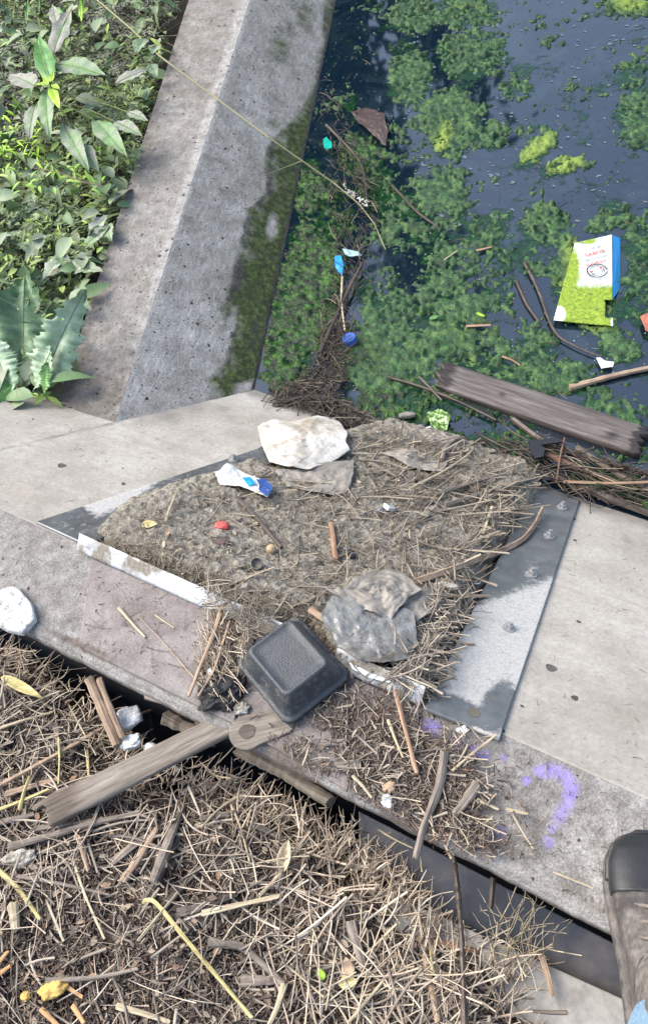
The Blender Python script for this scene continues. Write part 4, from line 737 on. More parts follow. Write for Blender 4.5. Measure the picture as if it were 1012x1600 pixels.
stick('reed_stub', [(163, 1072), (174, 1108), (186, 1146)], .0062, M['stick_tan'], 'thinner half of the split reed stub nearest the foam', 'reed', lambda x, y: onz(x, y, -.055), (.03, .01, -.02), taper=1.1)
MS = [
 ([(-10, 1051), (80, 1048), (152, 1045)], .0055, 'stick_tan', 'flat tan reed running in from the left edge over the gap', .03, .4),
 ([(0, 1242), (110, 1182), (180, 1140), (260, 1113)], .0042, 'stick_tan', 'long tan stalk rising from the left edge to the charred lump', .03, 1),
 ([(248, 1385), (285, 1290), (318, 1215), (347, 1132)], .0072, 'stick_grey', 'long grey stick crossing over the plank', .035, .8),
 ([(230, 1412), (246, 1408), (300, 1476), (350, 1535), (398, 1592)], .0036, 'stick_yellow', 'yellow bent reed near the bottom centre', .02, .7),
 ([(0, 1290), (60, 1275)], .006, 'stick_grey', 'grey stub at the left edge under the plank end', .014, 1),
 ([(22, 1326), (90, 1308), (150, 1290), (222, 1274)], .0065, 'stick_grey', 'grey stick lying just below the long plank', .016, 1),
 ([(60, 1298), (110, 1292), (165, 1282)], .005, 'stick_grey', 'short grey stick tight against the plank', .014, .8),
 ([(18, 1245), (60, 1232), (98, 1222)], .0065, 'stick_tan', 'brown broken stick at left above the plank', .018, .6),
 ([(58, 1268), (100, 1240), (146, 1220)], .0068, 'stick_grey', 'brownish grey stick touching the upper side of the plank', .014, 1),
 ([(0, 1275), (45, 1258), (86, 1240)], .0034, 'stick_yellow', 'yellowish straw above the plank at left', .026, 1),
 ([(43, 1274), (50, 1245), (58, 1222)], .0034, 'stick_yellow', 'short upright yellow straw crossing the yellowish one', .032, 1),
 ([(103, 1085), (130, 1135), (160, 1190)], .0018, 'stick_pale', 'thin white straw left of the reed stub', .034, 1),
 ([(0, 1150), (45, 1135), (90, 1122)], .003, 'stick_pale', 'pale straw left of the reed stub running to the edge', .028, 1),
 ([(144, 1180), (146, 1210), (148, 1238)], .003, 'stick_yellow', 'upright yellow straw above the plank', .026, 1),
 ([(100, 1160), (102, 1195), (100, 1232)], .0022, 'stick_yellow', 'second upright yellow straw nearer the left edge', .026, 1),
 ([(228, 1145), (222, 1175), (216, 1205)], .0045, 'stick_pale', 'pale reed just right of the white foam', .02, .6),
 ([(0, 1360), (35, 1390), (70, 1440)], .0042, 'stick_yellow', 'yellow straw slanting in from the left edge', .018, .8),
 ([(24, 1372), (90, 1382), (176, 1402)], .0034, 'stick_grey', 'pale grey stalk in the lower left mulch', .018, 1),
 ([(122, 1348), (138, 1400), (170, 1470)], .0026, 'stick_pale', 'thin pale stalk in the middle of the lower left mulch', .020, 1),
 ([(128, 1310), (135, 1335), (144, 1364)], .0042, 'stick_tan', 'short tan stub under the grey stick', .016, 1),
 ([(180, 1352), (205, 1332), (236, 1310)], .0075, 'stick_grey', 'bleached split wood piece right of the tan stub', .016, .5),
 ([(198, 1380), (225, 1342), (250, 1300)], .0066, 'stick_tan', 'pinkish brown stick beside the bleached wood piece', .020, .7),
 ([(232, 1410), (255, 1370), (284, 1305)], .0075, 'stick_dark', 'dark grey branch beside the pinkish brown stick', .012, 1),
 ([(258, 1420), (290, 1385), (316, 1358)], .0075, 'stick_dark', 'dark flat stalk below the dark grey branch', .012, .5),
 ([(222, 1474), (250, 1440), (282, 1400)], .0026, 'stick_pale', 'thin white straw beside the dark flat stalk', .022, 1),
 ([(78, 1534), (160, 1530), (220, 1516)], .0042, 'stick_grey', 'curved grey stalk near the bottom left', .016, .8),
 ([(188, 1573), (230, 1585), (270, 1598)], .0045, 'stick_pale', 'pale stalk near the bottom edge left of the bent reed', .018, .8),
 ([(280, 1430), (320, 1420), (370, 1400)], .009, 'stick_dark', 'dark crooked branch in the lower centre', .012, .9),
 ([(330, 1475), (380, 1480), (410, 1505), (448, 1542)], .0062, 'stick_grey', 'forked grey stem below the lower centre', .018, 1),
 ([(448, 1540), (438, 1575), (424, 1605)], .005, 'stick_pale', 'lower leg of the forked stem at the bottom', .020, .8),
 ([(380, 1535), (410, 1534), (432, 1534)], .0075, 'stick_grey', 'flat grey wood block beside the forked stem', .012, .5),
 ([(550, 1443), (560, 1480), (570, 1514)], .0078, 'stick_grey', 'flat grey lath standing right of the lower centre', .018, .45),
 ([(648, 1430), (665, 1500), (685, 1600)], .0058, 'stick_tan', 'long tan reed in the lower right straw', .024, .6),
 ([(668, 1440), (672, 1480), (676, 1520)], .0028, 'stick_yellow', 'yellow straw right beside the long tan reed', .026, 1),
 ([(676, 1476), (720, 1488), (782, 1496)], .0055, 'stick_orange', 'orange tan reed stub at the right end of the mat', .028, .6),
 ([(546, 1600), (580, 1560), (622, 1508)], .0026, 'stick_pale', 'pale straw rising right from the bottom edge', .020, 1),
 ([(320, 1286), (370, 1278), (420, 1262)], .0062, 'stick_grey', 'grey reed below the log', .026, .7),
 ([(356, 1180), (365, 1225), (372, 1262)], .0062, 'stick_grey', 'flat grey strip standing below the knotted wood', .022, .4),
 ([(395, 1290), (425, 1305), (448, 1316)], .006, 'stick_grey', 'muddy stem below the log end', .014, 1),
 ([(486, 1340), (470, 1355), (456, 1368)], .0055, 'stick_tan', 'tan stub in the middle of the straw', .018, .7),
 ([(558, 1368), (600, 1352), (640, 1334)], .0036, 'stick_grey', 'grey twig pointing at the hanging branch', .03, 1),
 ([(322, 1300), (350, 1270), (384, 1250)][::-1], .0026, 'stick_pale', 'pale straw left of the grey reed below the log', .03, 1),
 ([(365, 1262), (382, 1300), (395, 1352)], .0022, 'stick_pale', 'thin pale straw running down from under the plank', .026, 1),
 ([(410, 1405), (450, 1365), (486, 1312)], .0026, 'stick_pale', 'long pale straw in the centre of the mat', .028, 1),
 ([(320, 1432), (380, 1418), (440, 1405)], .0045, 'stick_pale', 'greenish flat blade left of the centre', .022, .3),
]
for pts, r, mm, lab, lf, fl in MS: stick('stalk', pts, r, M[mm], lab, 'stalk', S_, lf, flat=fl)
zz3 = lambda x, y: onz(x, y, -.10)
stick('iron_rod', [(708, 1335), (716, 1400), (722, 1480), (726, 1610)], .0042, M['stick_dark'], 'thin rusty twisted rod standing in the gap at right', 'rod', lambda x, y: onz(x, y, -.07), (0, 0, .0, .02), knots=.25, taper=1, seg=14)
stick('stake', [(770, 1372), (768, 1400), (766, 1420)], .005, M['stick_dark'], 'short dark stake under the wall edge above the trough', 'stake', zz3, 0)
stick('stalk', [(845, 1492), (856, 1525), (862, 1556)], .0058, M['stick_tan'], 'brown broken reed lying on the kerb end', 'reed', lambda x, y: onz(x, y, -.105), 0)
# white root fibres
rf = tag(empty('root_tuft', tuple(onz(800, 1450, -.11))), 'tuft of fine white roots over the dark trough', 'roots')
A2, B2 = [], []
for k in range(26):
    p = np.array([U(770, 830, 1)[0], 1490+U(-20, 20, 1)[0]]); zr = -.11; aim = math.atan2(-1, U(-.2, .9, 1)[0])
    for j in range(6):
        q = p+np.array([math.cos(aim), math.sin(aim)])*U(8, 26, 1)[0]; A2.append(onz(p[0], p[1], zr)); zr += U(-.004, .01, 1)[0]; B2.append(onz(q[0], q[1], zr)); p = q; aim += R8.normal(0, .5)
sticks('root_fibres', np.array(A2), np.array(B2), np.full(len(A2), .0006), np.full(len(A2), .0004), M['stick_pale'], None, 1, 4, None, rf)
for pts in ([(820, 1492), (850, 1482), (880, 1488), (908, 1493)], [(850, 1482), (862, 1475)], [(780, 1440), (796, 1410), (806, 1385)]):
    P = np.array([onz(a, b, -.095) for a, b in pts]); sticks('root_fibres', P[:-1], P[1:], np.full(len(P)-1, .0011), np.full(len(P)-1, .0008), M['stick_pale'], None, 1, 4, None, rf)

# ---------------------------------------------------------------- sheets, wrappers and small finds
def sheet(name, outline, surf, lift, material, label, cat, amp=.006, folds=5, th=.0012, nr=26, jag=.02, seed=1, dome=0., parent=None, attrs=None, smooth=False, freq=40, sub=6):
    rg = np.random.default_rng(seed); P = np.array([surf(np.array(float(a)), np.array(float(b))) for a, b in outline]); P[:, 2] += lift if np.isscalar(lift) else np.array(lift)
    c = P.mean(0); E = []
    for i in range(len(P)):
        for k in range(sub): E.append(P[i]+(P[(i+1) % len(P)]-P[i])*k/sub)
    E = np.array(E); n = len(E); E = c+(E-c)*(1+jag*rg.normal(0, 1, n)*np.convolve(np.ones(n), [1], 'same'))[:, None]
    t = np.linspace(0, 1, nr)[1:]; G = c+(E-c)[None]*t[:, None, None]
    # local plane
    X = G[..., 0]-c[0]; Y = G[..., 1]-c[1]; h_ = 0*X
    for k in range(folds):
        a = rg.uniform(0, math.pi); f_ = rg.uniform(.5, 1.3)*freq; ph = rg.uniform(0, 6); q = (X*math.cos(a)+Y*math.sin(a))*f_+ph+1.2*(fbm(X*20+k, Y*20)-.5)
        h_ = h_+(1-np.abs(((q/math.pi) % 2)-1)*2)*rg.uniform(.4, 1)/folds
    h_ = h_*amp+amp*.9*(fbm(X*60+seed, Y*60)-.5)+dome*(1-t[:, None]**2)
    V = np.vstack([[c+Z*(h_[0].mean())], (G+Z*h_[..., None]).reshape(-1, 3)]); m = n
    F = [[0, 1+j, 1+(j+1) % m] for j in range(m)]+[[1+i*m+j, 1+(i+1)*m+j, 1+(i+1)*m+(j+1) % m, 1+i*m+(j+1) % m] for i in range(nr-2) for j in range(m)]
    at = None
    if attrs: px_, py_ = proj(V); at = {k: f(px_, py_) for k, f in attrs.items()}
    o = mesh(name, V, F, material, parent, smooth=smooth, attrs=at); s = o.modifiers.new('s', 'SOLIDIFY'); s.thickness = th; s.offset = -1
    if label: tag(o, label, cat)
    return o
sheet('plastic_sheet', [(432, 738), (470, 735), (555, 724), (553, 745), (545, 768), (528, 776), (480, 772), (448, 762)], hit_m, .012, M['cloth_grey'], 'muddy grey plastic flap under the white sheet', 'plastic sheet', .014, 4, .0008, seed=3, freq=36, nr=40, smooth=True, jag=.01)
sheet('paper_sheet', [(404, 672), (425, 664), (470, 668), (500, 659), (530, 666), (545, 684), (541, 697), (549, 711), (520, 728), (488, 742), (455, 738), (424, 733), (412, 705)], hit_m, .022, M['cloth_white'], 'dirty white folded sheet on top of the debris', 'sheet', .014, 5, .0016, seed=8, jag=.004, dome=.016, freq=22, nr=44, smooth=True)
wr = sheet('wrapper', [(338, 745), (358, 731), (372, 740), (400, 752), (427, 768), (420, 784), (404, 776), (375, 766), (345, 762)], hit_m, .016, M['white'], 'crumpled white and blue wrapper in front of the white sheet', 'wrapper', .011, 7, .0006, seed=5, freq=90)
sheet('blue_print', [(404, 760), (416, 757), (429, 769), (421, 785), (408, 778), (409, 768)], hit_m, .024, M['blue'], None, None, .006, 5, .0006, seed=6, parent=wr, nr=8, freq=120)
sheet('blue_print', [(382, 757), (394, 755), (402, 765), (392, 770)], hit_m, .0235, M['sky'], None, None, .004, 5, .0006, seed=7, parent=wr, nr=8, freq=120)
sheet('plastic_film', [(505, 975), (520, 943), (560, 938), (600, 950), (648, 965), (652, 1010), (640, 1036), (600, 1043), (560, 1040), (530, 1020)], hit_m, .022, M['film'], 'stiff translucent grey plastic film right of the black food box', 'plastic film', .012, 3, .0012, seed=12, freq=26, jag=.01, attrs={'dirt': lambda x, y: np.maximum(.75*blob(x, y, 565, 990, 26, 22, 30), .35+.3*sst(980, 1040, y))})
sheet('plastic_sheet', [(512, 934), (545, 930), (560, 912), (600, 900), (632, 905), (660, 935), (640, 945), (632, 958), (612, 979), (580, 968), (550, 955)], hit_m, .03, M['cloth_grey'], 'crumpled grey cloth like plastic above the translucent film', 'plastic sheet', .026, 4, .0008, seed=21, freq=34, dome=.008, nr=44, smooth=True, jag=.01)
sheet('plastic_sheet', [(640, 925), (690, 935), (672, 965), (640, 985), (628, 960)], hit_m, .018, M['cloth_grey'], 'small muddy plastic rag right of the crumpled grey one', 'plastic sheet', .014, 5, .0015, seed=22, freq=60)
sheet('plastic_sheet', [(600, 712), (650, 708), (700, 725), (690, 742), (640, 735)], hit_m, .012, M['cloth_grey'], 'muddy rag half buried beside the white sheet near the root', 'plastic sheet', .016, 6, .0015, seed=24, freq=60)
sheet('lip_scrap', [(546, 1040), (585, 1046), (626, 1052), (612, 1074), (580, 1066), (552, 1052)], T_, .018, M['strip'], 'bright bent metal scrap under the translucent film', 'metal scrap', .003, 2, .001, seed=25, freq=20, jag=.004)
# clamshell food box
def clamshell():
    rim = [onz(457, 966, .028), onz(543, 1046, .028), onz(452, 1143, .022), onz(377, 1034, .022)]; c = sum(rim)/4
    ex = ((rim[1]-rim[0])+(rim[2]-rim[3]))/2; ey = ((rim[0]-rim[3])+(rim[1]-rim[2]))/2; hx, hy = np.linalg.norm(ex)/2*1.06, np.linalg.norm(ey)/2*1.06
    M_ = frame_of(c, ex, Z); t = empty('food_box', tuple(c)); tag(t, 'black foam clamshell food box, closed, on the wall edge', 'food box')
    def ringp(fx, fy, z, rad, n=10):
        out = []
        for q, (sx, sy) in enumerate(((1, 1), (-1, 1), (-1, -1), (1, -1))):
            for k in range(n): a = q*math.pi/2+k*(math.pi/2)/(n-1); out.append((sx*(fx-rad)+rad*math.cos(a), sy*(fy-rad)+rad*math.sin(a), z))
        return out
    def loft(nm, rings, cap, attr=None):
        V = np.array([p for r in rings for p in r]); m = len(rings[0]); V += np.c_[V[:, :2]*0, .0008*(fbm(V[:, 0]*60, V[:, 1]*60)-.5)]
        F = [list(f) for f in gridF(len(rings), m, True)]; 
        if cap: F.append([(len(rings)-1)*m+i for i in range(m)])
        px_, py_ = proj((np.array(M_) @ np.c_[V, np.ones(len(V))].T).T[:, :3])
        silt = np.maximum.reduce([.8*blob(px_, py_, 500, 1085, 30, 14, -48), .95*blob(px_, py_, 512, 1000, 24, 44, -40), .5*blob(px_, py_, 485, 1000, 30, 30), .3+0*px_])*(V[:, 2] < .046)
        o = mesh(nm, V, F, M['foamblack'], None, smooth=True, attrs={'silt': silt}, frame=M_)
        o.parent = t; o.matrix_parent_inverse = parent_world(t).inverted(); bpy.context.view_layer.update(); return o
    R_ = [ringp(hx, hy, 0, .018), ringp(hx, hy, .004, .018), ringp(hx-.0015, hy-.0015, .0065, .017), ringp(hx-.006, hy-.006, .0065, .015), ringp(hx-.0075, hy-.0075, .009, .015)]
    for k in range(1, 9): f = k/8; R_.append(ringp(hx-.0075-.0135*f, hy-.0075-.0135*f, .009+.036*f, .016-.004*f))
    R_ += [ringp(hx-.0225, hy-.0225, .0485, .011), ringp(hx-.025, hy-.025, .0500, .010), ringp(hx-.028, hy-.028, .0500, .009), ringp(hx-.0295, hy-.0295, .0488, .008), ringp(hx-.04, hy-.04, .0486, .006), ringp(hx-.052, hy-.052, .0485, .002)]
    loft('lid', R_, True)
    R2 = [ringp(hx, hy, -.001, .018), ringp(hx-.001, hy-.001, -.006, .018), ringp(hx-.007, hy-.007, -.006, .016), ringp(hx-.018, hy-.018, -.03, .012)]; loft('tray', R2, True)
clamshell()
# small finds
def lathe(name, prof, o, ax, material, parent=None, n=20, squash=1.):
    M_ = frame_of(o, np.cross([.3, .5, .1], ax), np.asarray(ax, float)); V = np.array([(r*math.cos(2*math.pi*i/n), r*math.sin(2*math.pi*i/n)*squash, z) for r, z in prof for i in range(n)])
    F = [list(f) for f in gridF(len(prof), n, True)]+[list(range(n))[::-1], [(len(prof)-1)*n+i for i in range(n)]]
    o_ = mesh(name, V, F, material, frame=M_, smooth=False)
    if parent: o_.parent = parent; o_.matrix_parent_inverse = parent_world(parent).inverted()
    return o_
def lump(name, x, y, surf, lift, rx, ry, rz, material, label, cat, rot=0, rough=.25, fr=60, seed=0, cut=None, lev=4):
    bm = bmesh.new(); bmesh.ops.create_icosphere(bm, subdivisions=lev, radius=1); c = surf(np.array(float(x)), np.array(float(y)))+Z*lift
    V = np.array([v.co[:] for v in bm.verts]); F = [[v.index for v in f.verts] for f in bm.faces]; bm.free()
    n_ = fbm(V[:, 0]*2.2+seed*3+9, V[:, 1]*2.2+V[:, 2]*1.7+9, 4)-.5; n2_ = vor(V[:, 0]*5+seed, V[:, 1]*5+V[:, 2]*4)-.4; V = V*(1+rough*2*n_-rough*.4*n2_)[:, None]
    if cut: V = np.sign(V)*np.minimum(np.abs(V), cut)
    V = V*np.array([rx, ry, rz]); a = math.radians(rot); V = np.c_[V[:, 0]*math.cos(a)-V[:, 1]*math.sin(a), V[:, 0]*math.sin(a)+V[:, 1]*math.cos(a), V[:, 2]]
    return tag(mesh(name, V+c, F, material, smooth=lev > 3), label, cat)
# red crushed cap: closed crimped shell
lump('bottle_cap', 348, 827, hit_m, .010, .019, .012, .009, M['red'], 'crushed red plastic cap sitting in the mud', 'cap', -12, .22, seed=2, cut=.8)
lump('rag', 345, 850, hit_m, .004, .020, .010, .005, plain('dark_red_rag', (.10, .06, .055), .6), 'wet purplish brown scrap under the red cap', 'scrap', 0, .4, seed=6)
lump('nut_shell', 425, 862, hit_m, .010, .010, .010, .009, M['bone'], 'round tan shell in the mud', 'shell', 0, .08, seed=3)
cup = hit_m(402., 884.); t = tag(empty('cup_rim', tuple(cup)), 'small grey buried cup with a round rim', 'cup')
lathe('rim', [(.009, 0), (.0115, .0), (.0118, .010), (.0108, .0105), (.0102, .004), (.0102, .001)], cup+Z*.004, [.1, -.3, 1], M['stone'], t)
# black lighter
lg = hit_m(548., 868.); ax = hit_m(562., 882.)-hit_m(538., 856.); Mf = frame_of(lg+Z*.006, ax, NN)
def box(name, Mf, sx, sy, sz, off, material, parent, bv=.001):
    V = np.array([(x*sx/2+off[0], y*sy/2+off[1], z*sz/2+off[2]) for x in (-1, 1) for y in (-1, 1) for z in (-1, 1)]); F = [[0, 1, 3, 2], [4, 6, 7, 5], [0, 4, 5, 1], [2, 3, 7, 6], [0, 2, 6, 4], [1, 5, 7, 3]]
    o = mesh(name, V, F, material, frame=Mf); bevel(o, bv)
    if parent: o.parent = parent; o.matrix_parent_inverse = parent_world(parent).inverted()
    return o
t = tag(empty('lighter', tuple(lg)), 'small black plastic lighter stuck in the mud', 'lighter'); box('lighter_body', Mf, .030, .013, .008, (0, 0, 0), M['black'], t, .003); box('lighter_head', Mf, .007, .012, .007, (-.019, 0, 0), M['bolt'], t); box('button', Mf, .004, .006, .004, (.006, 0, .0045), M['stone'], t)
cg = hit_m(608., 797.); Mf = frame_of(cg+Z*.010, hit_m(618., 806.)-hit_m(599., 788.), NN+UU*.5); t = tag(empty('packet', tuple(cg)), 'small white packet with black print on the mound', 'packet')
box('packet_body', Mf, .022, .019, .010, (0, 0, 0), M['white'], t, .002)
for k, (a, b, c_, d_) in enumerate(((-.005, .004, .009, .0016), (-.004, 0, .007, .0022), (-.005, -.004, .010, .0016), (.005, .001, .0018, .012))): box('print_bar', Mf, c_, d_, .0006, (a, b, .0052), M['ink_dark'], t, .0001)
lump('stone', 665, 806, hit_m, .006, .012, .008, .005, M['stone'], 'flat grey stone right of the white packet', 'stone', 20, .12, seed=4, cut=.85)
lump('stone', 593, 800, hit_m, .006, .006, .007, .006, plain('lilac_plastic', (.3, .32, .42), .5), 'lilac plastic bit left of the white packet', 'plastic bit', 0, .2, seed=5)
rg_ = hit_m(743., 913.); t_ = []
a = np.linspace(0, 2*math.pi, 18, endpoint=False); rc = np.array([rg_+Z*.012+UU*.0085*math.cos(q)+(DD*.0085)*math.sin(q) for q in a])
V = []; 
for i, q in enumerate(a):
    rad = UU*math.cos(q)+DD*math.sin(q)
    for j in range(6): V.append(rc[i]+rad*.0013*math.cos(j*math.pi/3)+NN*.0013*math.sin(j*math.pi/3))
tag(mesh('ring', np.array(V), np.vstack([gridF(18, 6, True), np.array([[17*6+j, j, (j+1) % 6, 17*6+(j+1) % 6] for j in range(6)])]), M['white'], smooth=True), 'white plastic ring at the plate edge', 'ring')
lump('foam_scrap', 698, 920, hit_m, .012, .022, .008, .007, M['foam_dirty'], 'pale crumbly scrap beside the white ring', 'scrap', -25, .35, seed=9)
# foam and lumps on the near side
lump('foam_block', 200, 1122, lambda x, y: onz(x, y, -.09), 0, .030, .024, .014, M['foam_white'], 'white polystyrene lump in the gap, biggest piece', 'foam', 15, .4, seed=11, cut=.85)
lump('foam_block', 205, 1160, lambda x, y: onz(x, y, -.09), 0, .022, .015, .012, M['foam_white'], 'white polystyrene lump just below the biggest one', 'foam', 0, .4, seed=12, cut=.85)
lump('foam_block', 234, 1168, lambda x, y: onz(x, y, -.095), 0, .012, .008, .008, M['foam_white'], 'smallest white polystyrene crumb at the right of the lumps', 'foam', 0, .3, seed=13)
lump('foam_block', 36, 1345, S_, .012, .030, .016, .010, M['foam_dirty'], 'dirty crumbly foam lump near the left edge of the mulch', 'foam', 0, .4, seed=14)
lump('foam_crumb', 605, 1254, T_, .008, .009, .012, .006, M['foam_white'], 'white crumb in the mulch on the wall edge', 'foam', 0, .25, seed=15)
lump('foam_crumb', 334, 1057, T_, .02, .006, .0065, .005, M['foam_white'], 'small white crumb above the charred lump', 'foam', 0, .2, seed=16)
lump('foam_crumb', 722, 1142, T_, .006, .009, .006, .004, M['foam_white'], 'white crumb just under the steel plate edge', 'foam', 0, .3, seed=17)
lump('foam_crumb', 378, 1108, T_, .004, .014, .012, .007, M['foam_dirty'], 'grey flaky crumb between the charred lump and the food box', 'foam', 0, .4, seed=27)
lump('stone', 608, 1232, T_, .008, .012, .009, .006, M['bone'], 'small tan stone above the white crumb on the wall', 'stone', 0, .2, seed=18)
lump('charred_lump', 346, 1084, T_, .008, .038, .030, .020, M['char_shade'], 'crumbly black charred lump on the wall edge', 'charcoal', 20, .45, seed=19, lev=5)
lump('sunpatch_foam', 88, 1548, S_, .012, .022, .014, .012, M['yellow'], 'foam chunk coloured yellow orange for the sun patch at bottom left', 'foam', 10, .35, seed=20)  # foam added to suggest a patch of direct sun
lump('sunpatch_foam', 46, 1558, S_, .012, .008, .007, .006, M['yellow'], 'small foam crumb coloured yellow for the sun patch, left of the chunk', 'foam', 0, .3, seed=21)
stick('reed_stub', [(28, 1418), (32, 1455)], .0085, M['stick_pale'], 'fat pale reed stub in the lower left mulch', 'reed', S_, .018)
for k, (p_, lab) in enumerate(((((0, 1530), (24, 1512)), 'wood sliver coloured orange for the sun patch, bottom left corner, upper'), (((72, 1578), (98, 1604)), 'thick wood splinter coloured orange for the sun patch, bottom edge'), (((105, 1540), (135, 1560)), 'splinter coloured pale orange for the sun patch, right of the yellow chunk'), (((120, 1572), (138, 1600)), 'short splinter coloured orange for the sun patch, right of the thick one'), (((0, 1515), (20, 1490)), 'stalk coloured orange for the sun patch, rising at the left edge'))):
    stick('splinter', list(p_), .0042, M['orange'], lab, 'splinter', S_, .018, flat=.6)  # orange debris added in place of direct sunlight
# mortar slab left
sl = [(-12, 926), (12, 916), (25, 914), (48, 940), (55, 965), (34, 989), (10, 984), (-12, 972)]
V, F = solid(np.array([onz(a, b, .018) for a, b in sl]), .017, Z); bevel(tag(mesh('mortar_piece', V, F, M['aggregate']), 'pale speckled mortar slab on the wall top at the left edge', 'slab'), .004)
# leaves on the mat
def flatleaf(x, y, surf, lift, L, W_, ang, material, label, curl=.25, nm='fallen_leaf', dust=0.):
    c = surf(np.array(float(x)), np.array(float(y)))+Z*lift; n, m = 14, 7; s = np.linspace(0, 1, n); t = np.linspace(-1, 1, m); S2, T2 = np.meshgrid(s, t, indexing='ij'); hw = np.sin(math.pi*s**.8)**.9
    X = (S2-.5)*L; Y = T2*hw[:, None]*W_/2; Zz = np.abs(T2)*hw[:, None]*W_*.5*curl+.02*L*np.sin(S2*9)-curl*.3*L*(S2-.5)**2
    a = math.radians(ang); V = np.stack([X*math.cos(a)-Y*math.sin(a), X*math.sin(a)+Y*math.cos(a), Zz], -1).reshape(-1, 3)+c
    o = mesh(nm, V, gridF(n, m), material, smooth=True, attrs={'dust': np.full(n*m, dust)}); md = o.modifiers.new('s', 'SOLIDIFY'); md.thickness = .0006
    return tag(o, label, 'leaf')
flatleaf(450, 1345, S_, .03, .055, .022, 70, M['stick_pale'], 'pale folded husk leaf in the centre of the straw', .9)
flatleaf(546, 1538, S_, .02, .030, .018, 0, M['stick_yellow'], 'yellow leaf near the bottom centre right')
flatleaf(504, 1525, S_, .02, .018, .012, 110, M['leaf_bright'], 'small bright green leaf tip left of the yellow leaf')
flatleaf(545, 1515, S_, .018, .030, .020, 90, M['bone'], 'tan bark flake above the yellow leaf', .1)
flatleaf(750, 495, Wt, .008, .030, .010, -50, M['leaf_bright'], 'curved bright green leaf on the water by the orange chip')
flatleaf(678, 500, Wt, .010, .030, .014, 10, M['leaf'], 'small green leaf on algae left of the curved leaf')
flatleaf(45, 1085, S_, .035, .11, .020, -38, M['stick_yellow'], 'green and yellow long leaf blade at upper left of the mat', .6)
flatleaf(235, 822, hit_m, .006, .035, .018, -10, M['stick_yellow'], 'yellowish torn leaf at the left of the mud', .3)
flatleaf(264, 834, hit_m, .006, .022, .008, 70, M['stick_orange'], 'small orange leaf under the standing straw', .3)
flatleaf(232, 774, hit_m, .008, .020, .016, 20, M['twig_mud'], 'round muddy leaf at the upper left rim of the mud', .3)
flatleaf(355, 940, hit_m, .02, .03, .012, 20, M['bone'], 'cream leaf at the lip of the mud', .3)
# pond rubbish
lump('stone', 636, 652, Wt, .008, .026, .010, .010, M['stone'], 'rounded grey brown stone at the water edge', 'stone', -10, .12, seed=30, cut=.85)
sheet('plastic_scrap', [(667, 650), (684, 643), (704, 655), (698, 676), (684, 680), (672, 668)], Wt, .014, mat('green_white_scrap', [(.42, (.03, .08, .01)), (.5, (.14, .26, .04)), (.58, (.45, .55, .38))], 80), 'green and white plastic scrap at the water edge', 'plastic scrap', .01, 6, .001, seed=31, freq=90)
sheet('plastic_scrap', [(657, 678), (672, 672), (683, 680), (676, 690), (660, 687)], Wt, .016, M['white'], 'small pearly plastic piece beside the green and white scrap', 'plastic scrap', .008, 6, .001, seed=32, freq=90)
sheet('plastic_scrap', [(930, 563), (936, 562), (944, 567), (958, 569), (956, 576), (944, 578), (938, 579)], Wt, .008, M['white'], 'white plastic shard floating above the driftwood branch', 'plastic scrap', .003, 3, .001, seed=33, nr=10)
sheet('plastic_scrap', [(506, 232), (511, 226), (520, 235), (520, 243), (513, 246), (508, 243)], Wt, .03, M['teal'], 'teal plastic scrap beside the wing wall', 'plastic scrap', .006, 4, .001, seed=34, nr=10)
sheet('plastic_scrap', [(524, 412), (534, 410), (538, 424), (536, 440), (530, 436), (525, 426)], Wt, .024, M['sky'], 'light blue wrapper scrap among the wet stalks', 'wrapper', .008, 4, .001, seed=35, nr=10)
sheet('plastic_scrap', [(536, 398), (560, 402), (566, 408), (548, 410), (540, 408)], Wt, .024, plain('pale_blue', (.35, .55, .6), .4), 'pale blue film strip above the light blue scrap', 'plastic scrap', .006, 4, .001, seed=36, nr=10)
sheet('plastic_scrap', [(548, 178), (575, 170), (600, 180), (606, 210), (602, 232), (580, 212), (560, 195)], Wt, .008, M['brownbag'], 'half sunken dark brown plastic bag', 'plastic bag', .010, 5, .001, seed=37, freq=35)
sheet('plastic_scrap', [(998, 500), (1016, 492), (1020, 528), (1006, 522)], Wt, .012, plain('pink_scrap', (.45, .15, .10), .5), 'pink rusty scrap at the right edge of the pond', 'plastic scrap', .008, 4, .001, seed=38, nr=10)
cb = Wt(547., 536.)+Z*.012; lathe('bottle_cap', [(.0, .012), (.019, .012), (.0205, .009), (.0210, -.006), (.0195, -.006), (.0185, .006), (.010, .007)], cb, [-.15, .1, 1], M['blue'])
tag(bpy.context.scene.collection.objects[-1], 'round blue bottle cap floating in front of the reed stalk', 'bottle cap')
t = Wt(838., 705.); lt = tag(empty('plastic_latch', tuple(t)), 'black plastic latch with a long bar beside the board', 'latch')
V, F = solid(np.array([onz(a, b, WZ+.045) for a, b in ((826, 696), (840, 692), (851, 700), (848, 713), (836, 716), (829, 708))]), .008, Z); mesh('latch_head', V, F, M['black'], lt)
V, F = solid(np.array([onz(a, b, WZ+.042) for a, b in ((824, 688), (872, 684), (878, 690), (830, 697))]), .006, Z); mesh('latch_bar', V, F, M['black'], lt)
